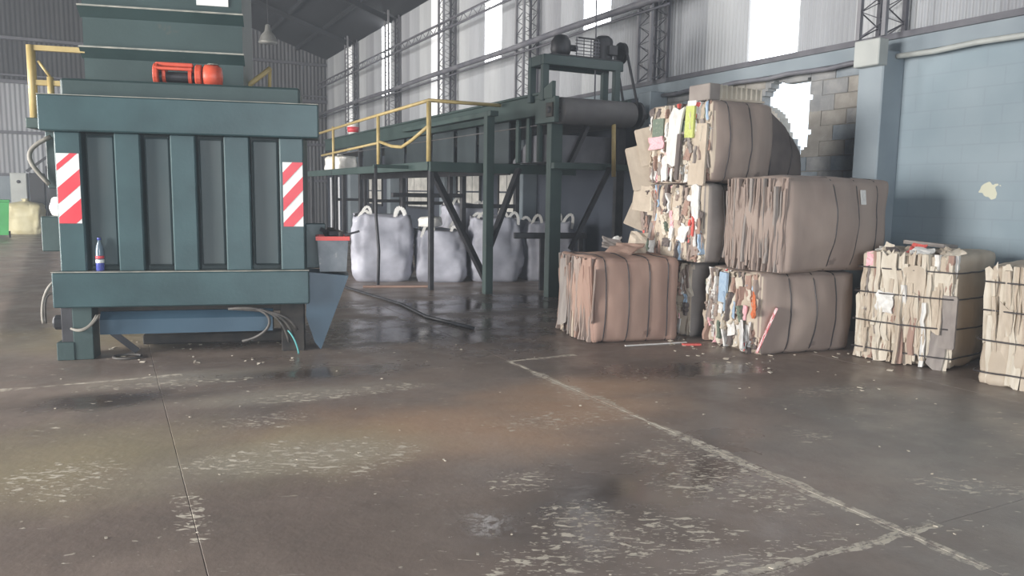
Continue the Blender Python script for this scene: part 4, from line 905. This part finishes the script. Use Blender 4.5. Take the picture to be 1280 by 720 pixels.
stick(B, (-1, -0.72, -0.3), 'flap', flat_me, (R(2), 0, 0), (0.03, 0.26, 0.66), 'tan', (-0.02, 0, 0.0))
stick(Cb, (-1, -0.5, -0.25), 'paper_scrap', SCR[5], (R(20), 0, 0), (0.08, 0.14, 0.2), 'white', (-0.05, 0, 0.0))
stick(Cb, (-1, -0.8, 0.5), 'paper_scrap', SCR[6], (0, 0, 0), (0.08, 0.12, 0.4), 'white', (-0.04, 0, 0.0))
stick(Fb, (-1, 0.1, 0.55), 'printed_carton', flat_me, (R(2), 0, 0), (0.03, 0.13, 0.32), 'blue', (-0.04, 0, 0.0))
stick(Fb, (-1, -0.84, 0.25), 'printed_carton', SCR[3], (R(-30), 0, R(-30)), (0.1, 0.12, 0.26), 'orange', (-0.03, -0.02, 0.0))
stick(Fb, (-0.9, -1, -0.35), 'printed_carton', flat_me, (R(0), R(20), R(-40)), (0.025, 0.1, 0.5), 'printed', (-0.0, -0.03, 0.0))
stick(Fb, (-1, -0.7, -0.5), 'paper_scrap', SCR[7], (R(-20), 0, R(-30)), (0.08, 0.13, 0.3), 'white', (-0.06, 0, 0.0))
stick(Ib, (-1, -0.35, 0.2), 'flap', SCR[0], (R(-6), 0, R(-20)), (0.12, 0.26, 0.7), 'tan', (-0.05, 0, 0.0))
stick(Gb, (-1, -0.2, 0.1), 'flap', SCR[6], (R(2), 0, R(4)), (0.05, 0.2, 0.7), 'tan', (-0.02, 0, 0.0))
stick(Gb, (-1, 0.35, 0.1), 'paper_scrap', SCR[8], (R(5), 0, 0), (0.06, 0.16, 0.2), 'white', (-0.04, 0, 0.0))
stick(Gb, (-1, 0.7, 0.8), 'printed_carton', SCR[1], (0, R(10), 0), (0.08, 0.12, 0.14), 'pink', (-0.03, 0, 0.03))
stick(Gb, (-1, -0.84, -0.15), 'flap', flat_me, (R(0), 0, R(-8)), (0.03, 0.22, 0.5), 'grey', (-0.02, 0, 0.0))


# loose things on the bales
def crumple(name, label, cat, loc, rot, sc, mat, seed, me=None):
    o = inst(name, me or SCR[seed % 9], None, loc, rot, sc, CB[mat]); return tag(o, label, cat, 'scraps lying on the lone bale')
crumple('cardboard_scrap', 'upright crumpled pale carton on top of the lone bale', 'cardboard', (5.42, 7.3, 1.06), (R(8), R(10), R(60)), (0.16, 0.2, 0.26), 'tan', 2)
crumple('cardboard_scrap', 'flat torn cardboard scrap on the lone bale beside the upright carton', 'cardboard', (5.18, 7.25, 1.0), (R(0), R(72), R(30)), (0.08, 0.34, 0.36), 'brown', 5)
crumple('cardboard_scrap', 'small folded scrap at the back of the lone bale top', 'cardboard', (5.25, 7.6, 1.03), (R(20), R(60), R(80)), (0.1, 0.22, 0.2), 'grey', 7)
crumple('white_tub', 'small white scrap behind the cardboard on the lone bale', 'scrap', (5.4, 7.75, 1.06), (R(10), R(50), R(0)), (0.1, 0.12, 0.14), 'white', 3)
# fluted board on the topmost bale
t = thing('fluted_board', 'pale fluted board lying on the topmost bale below the conduit', 'board', (6.0, 6.72, 2.65), R(-4))
n = 18; V = []; F = []
for i in range(n * 4 + 1):
    x_ = 0.62 * i / (n * 4); yy = 0.022 * math.cos(math.pi * i / 4)
    V += [(x_, yy, 0.02), (x_, yy, 0.17 - 0.04 * x_), (x_, yy + 0.5, 0.17 - 0.04 * x_), (x_, yy + 0.5, 0.02)]
for i in range(n * 4):
    a = i * 4; F += [(a, a + 4, a + 5, a + 1), (a + 1, a + 5, a + 6, a + 2), (a + 2, a + 6, a + 7, a + 3)]
b = MB(); b.add(V, F); b.build('flutes', CB['pale'], t, True)
MB().box(-0.01, 0.63, -0.02, 0.53, 0.0, 0.022).build('base_sheet', CB['tan'], t)
t = tag(MB().cham((5.82, 5.98, 6.66, 7.0, 2.64, 2.82), 0.01).build('cardboard_box', CB['grey']), 'small grey carton beside the fluted board on the topmost bale', 'box')
tag(inst('cardboard_scrap', flat_me, None, (7.55, 5.15, 1.14), (R(4), R(3), R(20)), (0.5, 0.4, 0.04), CB['grey']), 'grey cardboard sheet lying on the pale strapped bale', 'cardboard')
for i in range(9):
    q = Gb[0].matrix_basis if False else Matrix.Translation((6.99, 4.41, 0)) @ Matrix.Rotation(R(17), 4, 'Z')
    c = ['pale', 'tan', 'grey', 'white', 'red', 'tan', 'dark', 'pale', 'white'][i]
    w_ = q @ Vector((0.1 + 0.09 * (i % 3), 0.08 + 0.095 * i, 1.12))
    o = inst('sheet', SCR[i % 9], Gb[0], (0.08 + 0.1 * (i % 3), 0.08 + 0.09 * i, 1.11), (R(rnd.uniform(-40, 40)), R(55 + rnd.uniform(-20, 20)), R(rnd.uniform(-60, 60))), (0.07, rnd.uniform(.08, .2), rnd.uniform(.1, .22)), CB[c])

# ------------------------------------------------------------------ far left things and lamp
t = thing('wheeled_bin', 'green plastic bin at the left picture edge by the far wall', 'bin', (-3.05, 28.6, 0), R(5))
MB().prism([(-0.24, 0.1), (0.24, 0.1), (0.3, 1.1), (-0.3, 1.1)], (0, -0.28, 0), (1, 0, 0), (0, 0, 1), (0, 0.56, 0)).build('bin_body', M_greenbin, t)
MB().cham((-0.33, 0.33, -0.32, 0.34, 1.1, 1.18), 0.02).build('lid', M_greenbin, t)
for s_ in (-1, 1): MB().lathe([(0.02, 0), (0.1, 0), (0.1, 0.05), (0.02, 0.05)], 16, Matrix.Translation((s_ * 0.27 - 0.025, 0.22, 0.1)) @ RY).build('wheel', M_dark, t)
t = thing('control_cabinet', 'pale grey electrical cabinet by the far wall behind the beige sack', 'cabinet', (-2.72, 31.9, 0), R(-3))
MB().cham((-0.25, 0.25, -0.2, 0.2, 0.3, 2.05), 0.015).build('cabinet_body', M_cab, t)
dr = MB().cham((-0.23, 0.23, -0.215, -0.2, 0.35, 2.0), 0.006).build('door', M_cab, t)
MB().lathe([(0.02, 0), (0.06, 0), (0.06, 0.03), (0.02, 0.04)], 14, Matrix.Translation((0, -0.215, 1.75)) @ Matrix.Rotation(R(90), 4, 'X')).build('dial', M_dark, dr)
MB().cham((-0.22, 0.22, -0.18, 0.18, 0.0, 0.3), 0.01).build('plinth', M_dark, t)
t = thing('machine_guard', 'dark grey steel guard frame beside the pale cabinet', 'guard', (-2.05, 31.6, 0), 0)
MB().cham((-0.35, 0.1, -0.2, 0.3, 0, 2.05), 0.02).build('guard_body', M_sheet_dk, t)
MB().cham((0.15, 0.5, -0.3, 0.3, 0, 2.3), 0.02).build('guard_post', M_dark, t)
MB().bar((-0.4, -0.3, 2.1), (0.4, -0.3, 2.75), 0.12, 0.08).build('guard_brace', M_dark, t)
t = thing('pendant_lamp', 'grey bell-shaped high-bay lamp hanging from the dark roof', 'lamp', (4.32, 24.0, 5.85))
MB().lathe([(0.28, 0.0), (0.27, 0.02), (0.2, 0.2), (0.1, 0.32), (0.07, 0.5), (0.03, 0.52)], 20).build('lamp_shade', M_lamp, t, True)
MB().tube([(0, 0, 0.5), (0, 0, EAVE + (WX - 4.32) * SLOPE - 5.85)], 0.012, 6).build('cord', M_dark, t)

# loose things on the floor
o = MB().tube([(3.42, 12.6, 0.02), (3.5, 11.6, 0.02), (3.62, 10.4, 0.02), (3.55, 9.2, 0.02), (3.75, 8.2, 0.02)], 0.02, 8).build('floor_hose', M_dark, None, True); tag(o, 'dark hose lying on the wet floor towards the bags', 'hose')
o = MB().cham((-0.55, 0.55, -0.06, 0.06, 0, 0.03), 0.004).build('wood_plank', CB['brown']); o.location = (4.25, 12.45, 0); o.rotation_euler = (0, 0, R(-18)); tag(o, 'brown wooden plank on the floor before the tall bulk bag', 'plank')
o = inst('red_scrap', flat_me, None, (5.52, 6.42, 0.012), (0, 0, R(-20)), (0.2, 0.06, 0.02), CB['red']); tag(o, 'flat red scrap on the floor between two bales', 'scrap')
o = inst('white_strip', flat_me, None, (5.2, 6.62, 0.006), (0, 0, R(-8)), (0.75, 0.03, 0.01), CB['white']); tag(o, 'long white strip on the floor along the lone bale', 'strip')
# ------------------------------------------------------------------ litter
lit = MB(); r5 = random.Random(21)
def flake(x, y, s_):
    a = r5.uniform(0, 6.28); M_ = Matrix.Translation((x, y, 0.002 + 0.3 * s_ * 0.1)) @ Matrix.Rotation(a, 4, 'Z') @ Matrix.Rotation(r5.uniform(-.25, .25), 4, 'X')
    lit.box(-s_ / 2, s_ / 2, -s_ * r5.uniform(.2, .45), s_ * 0.3, 0, 0.002 + s_ * 0.05, M_)
for _ in range(70): flake(r5.uniform(5.0, 7.0), r5.uniform(4.2, 6.6) if r5.random() < 0.2 else 5.6 - (r5.random() * 0.25) + (r5.uniform(0, 1.2)), r5.uniform(.015, .06))
for _ in range(36): q = bpw(r5.uniform(0, 2.3), r5.uniform(-0.5, 1.0), 0); flake(q.x, q.y, r5.uniform(.01, .05))
for _ in range(90): flake(r5.uniform(-1.5, 6), r5.uniform(1.8, 7.5), r5.uniform(.008, .022))
o = lit.build('litter', CB['pale']); tag(o, 'small pale paper flakes littering the floor', 'litter', None, 'stuff')

# ------------------------------------------------------------------ dusty air
hz_m = bpy.data.materials.new('dusty_air'); hz_m.use_nodes = True; nt = hz_m.node_tree
for n_ in list(nt.nodes):
    if n_.type == 'BSDF_PRINCIPLED': nt.nodes.remove(n_)
sc_ = nt.nodes.new('ShaderNodeVolumeScatter'); sc_.inputs['Color'].default_value = (0.80, 0.89, 1.0, 1); sc_.inputs['Density'].default_value = 0.0044; sc_.inputs['Anisotropy'].default_value = 0.0
nt.links.new(sc_.outputs[0], [n_ for n_ in nt.nodes if n_.type == 'OUTPUT_MATERIAL'][0].inputs['Volume'])
o = MB().box(LX + 0.01, WX + 0.3, FY + 0.3, BY + 0.01, -0.05, RZ + 0.3).build('haze', hz_m); tag(o, 'thin dusty haze filling the hall', None, None, 'stuff')
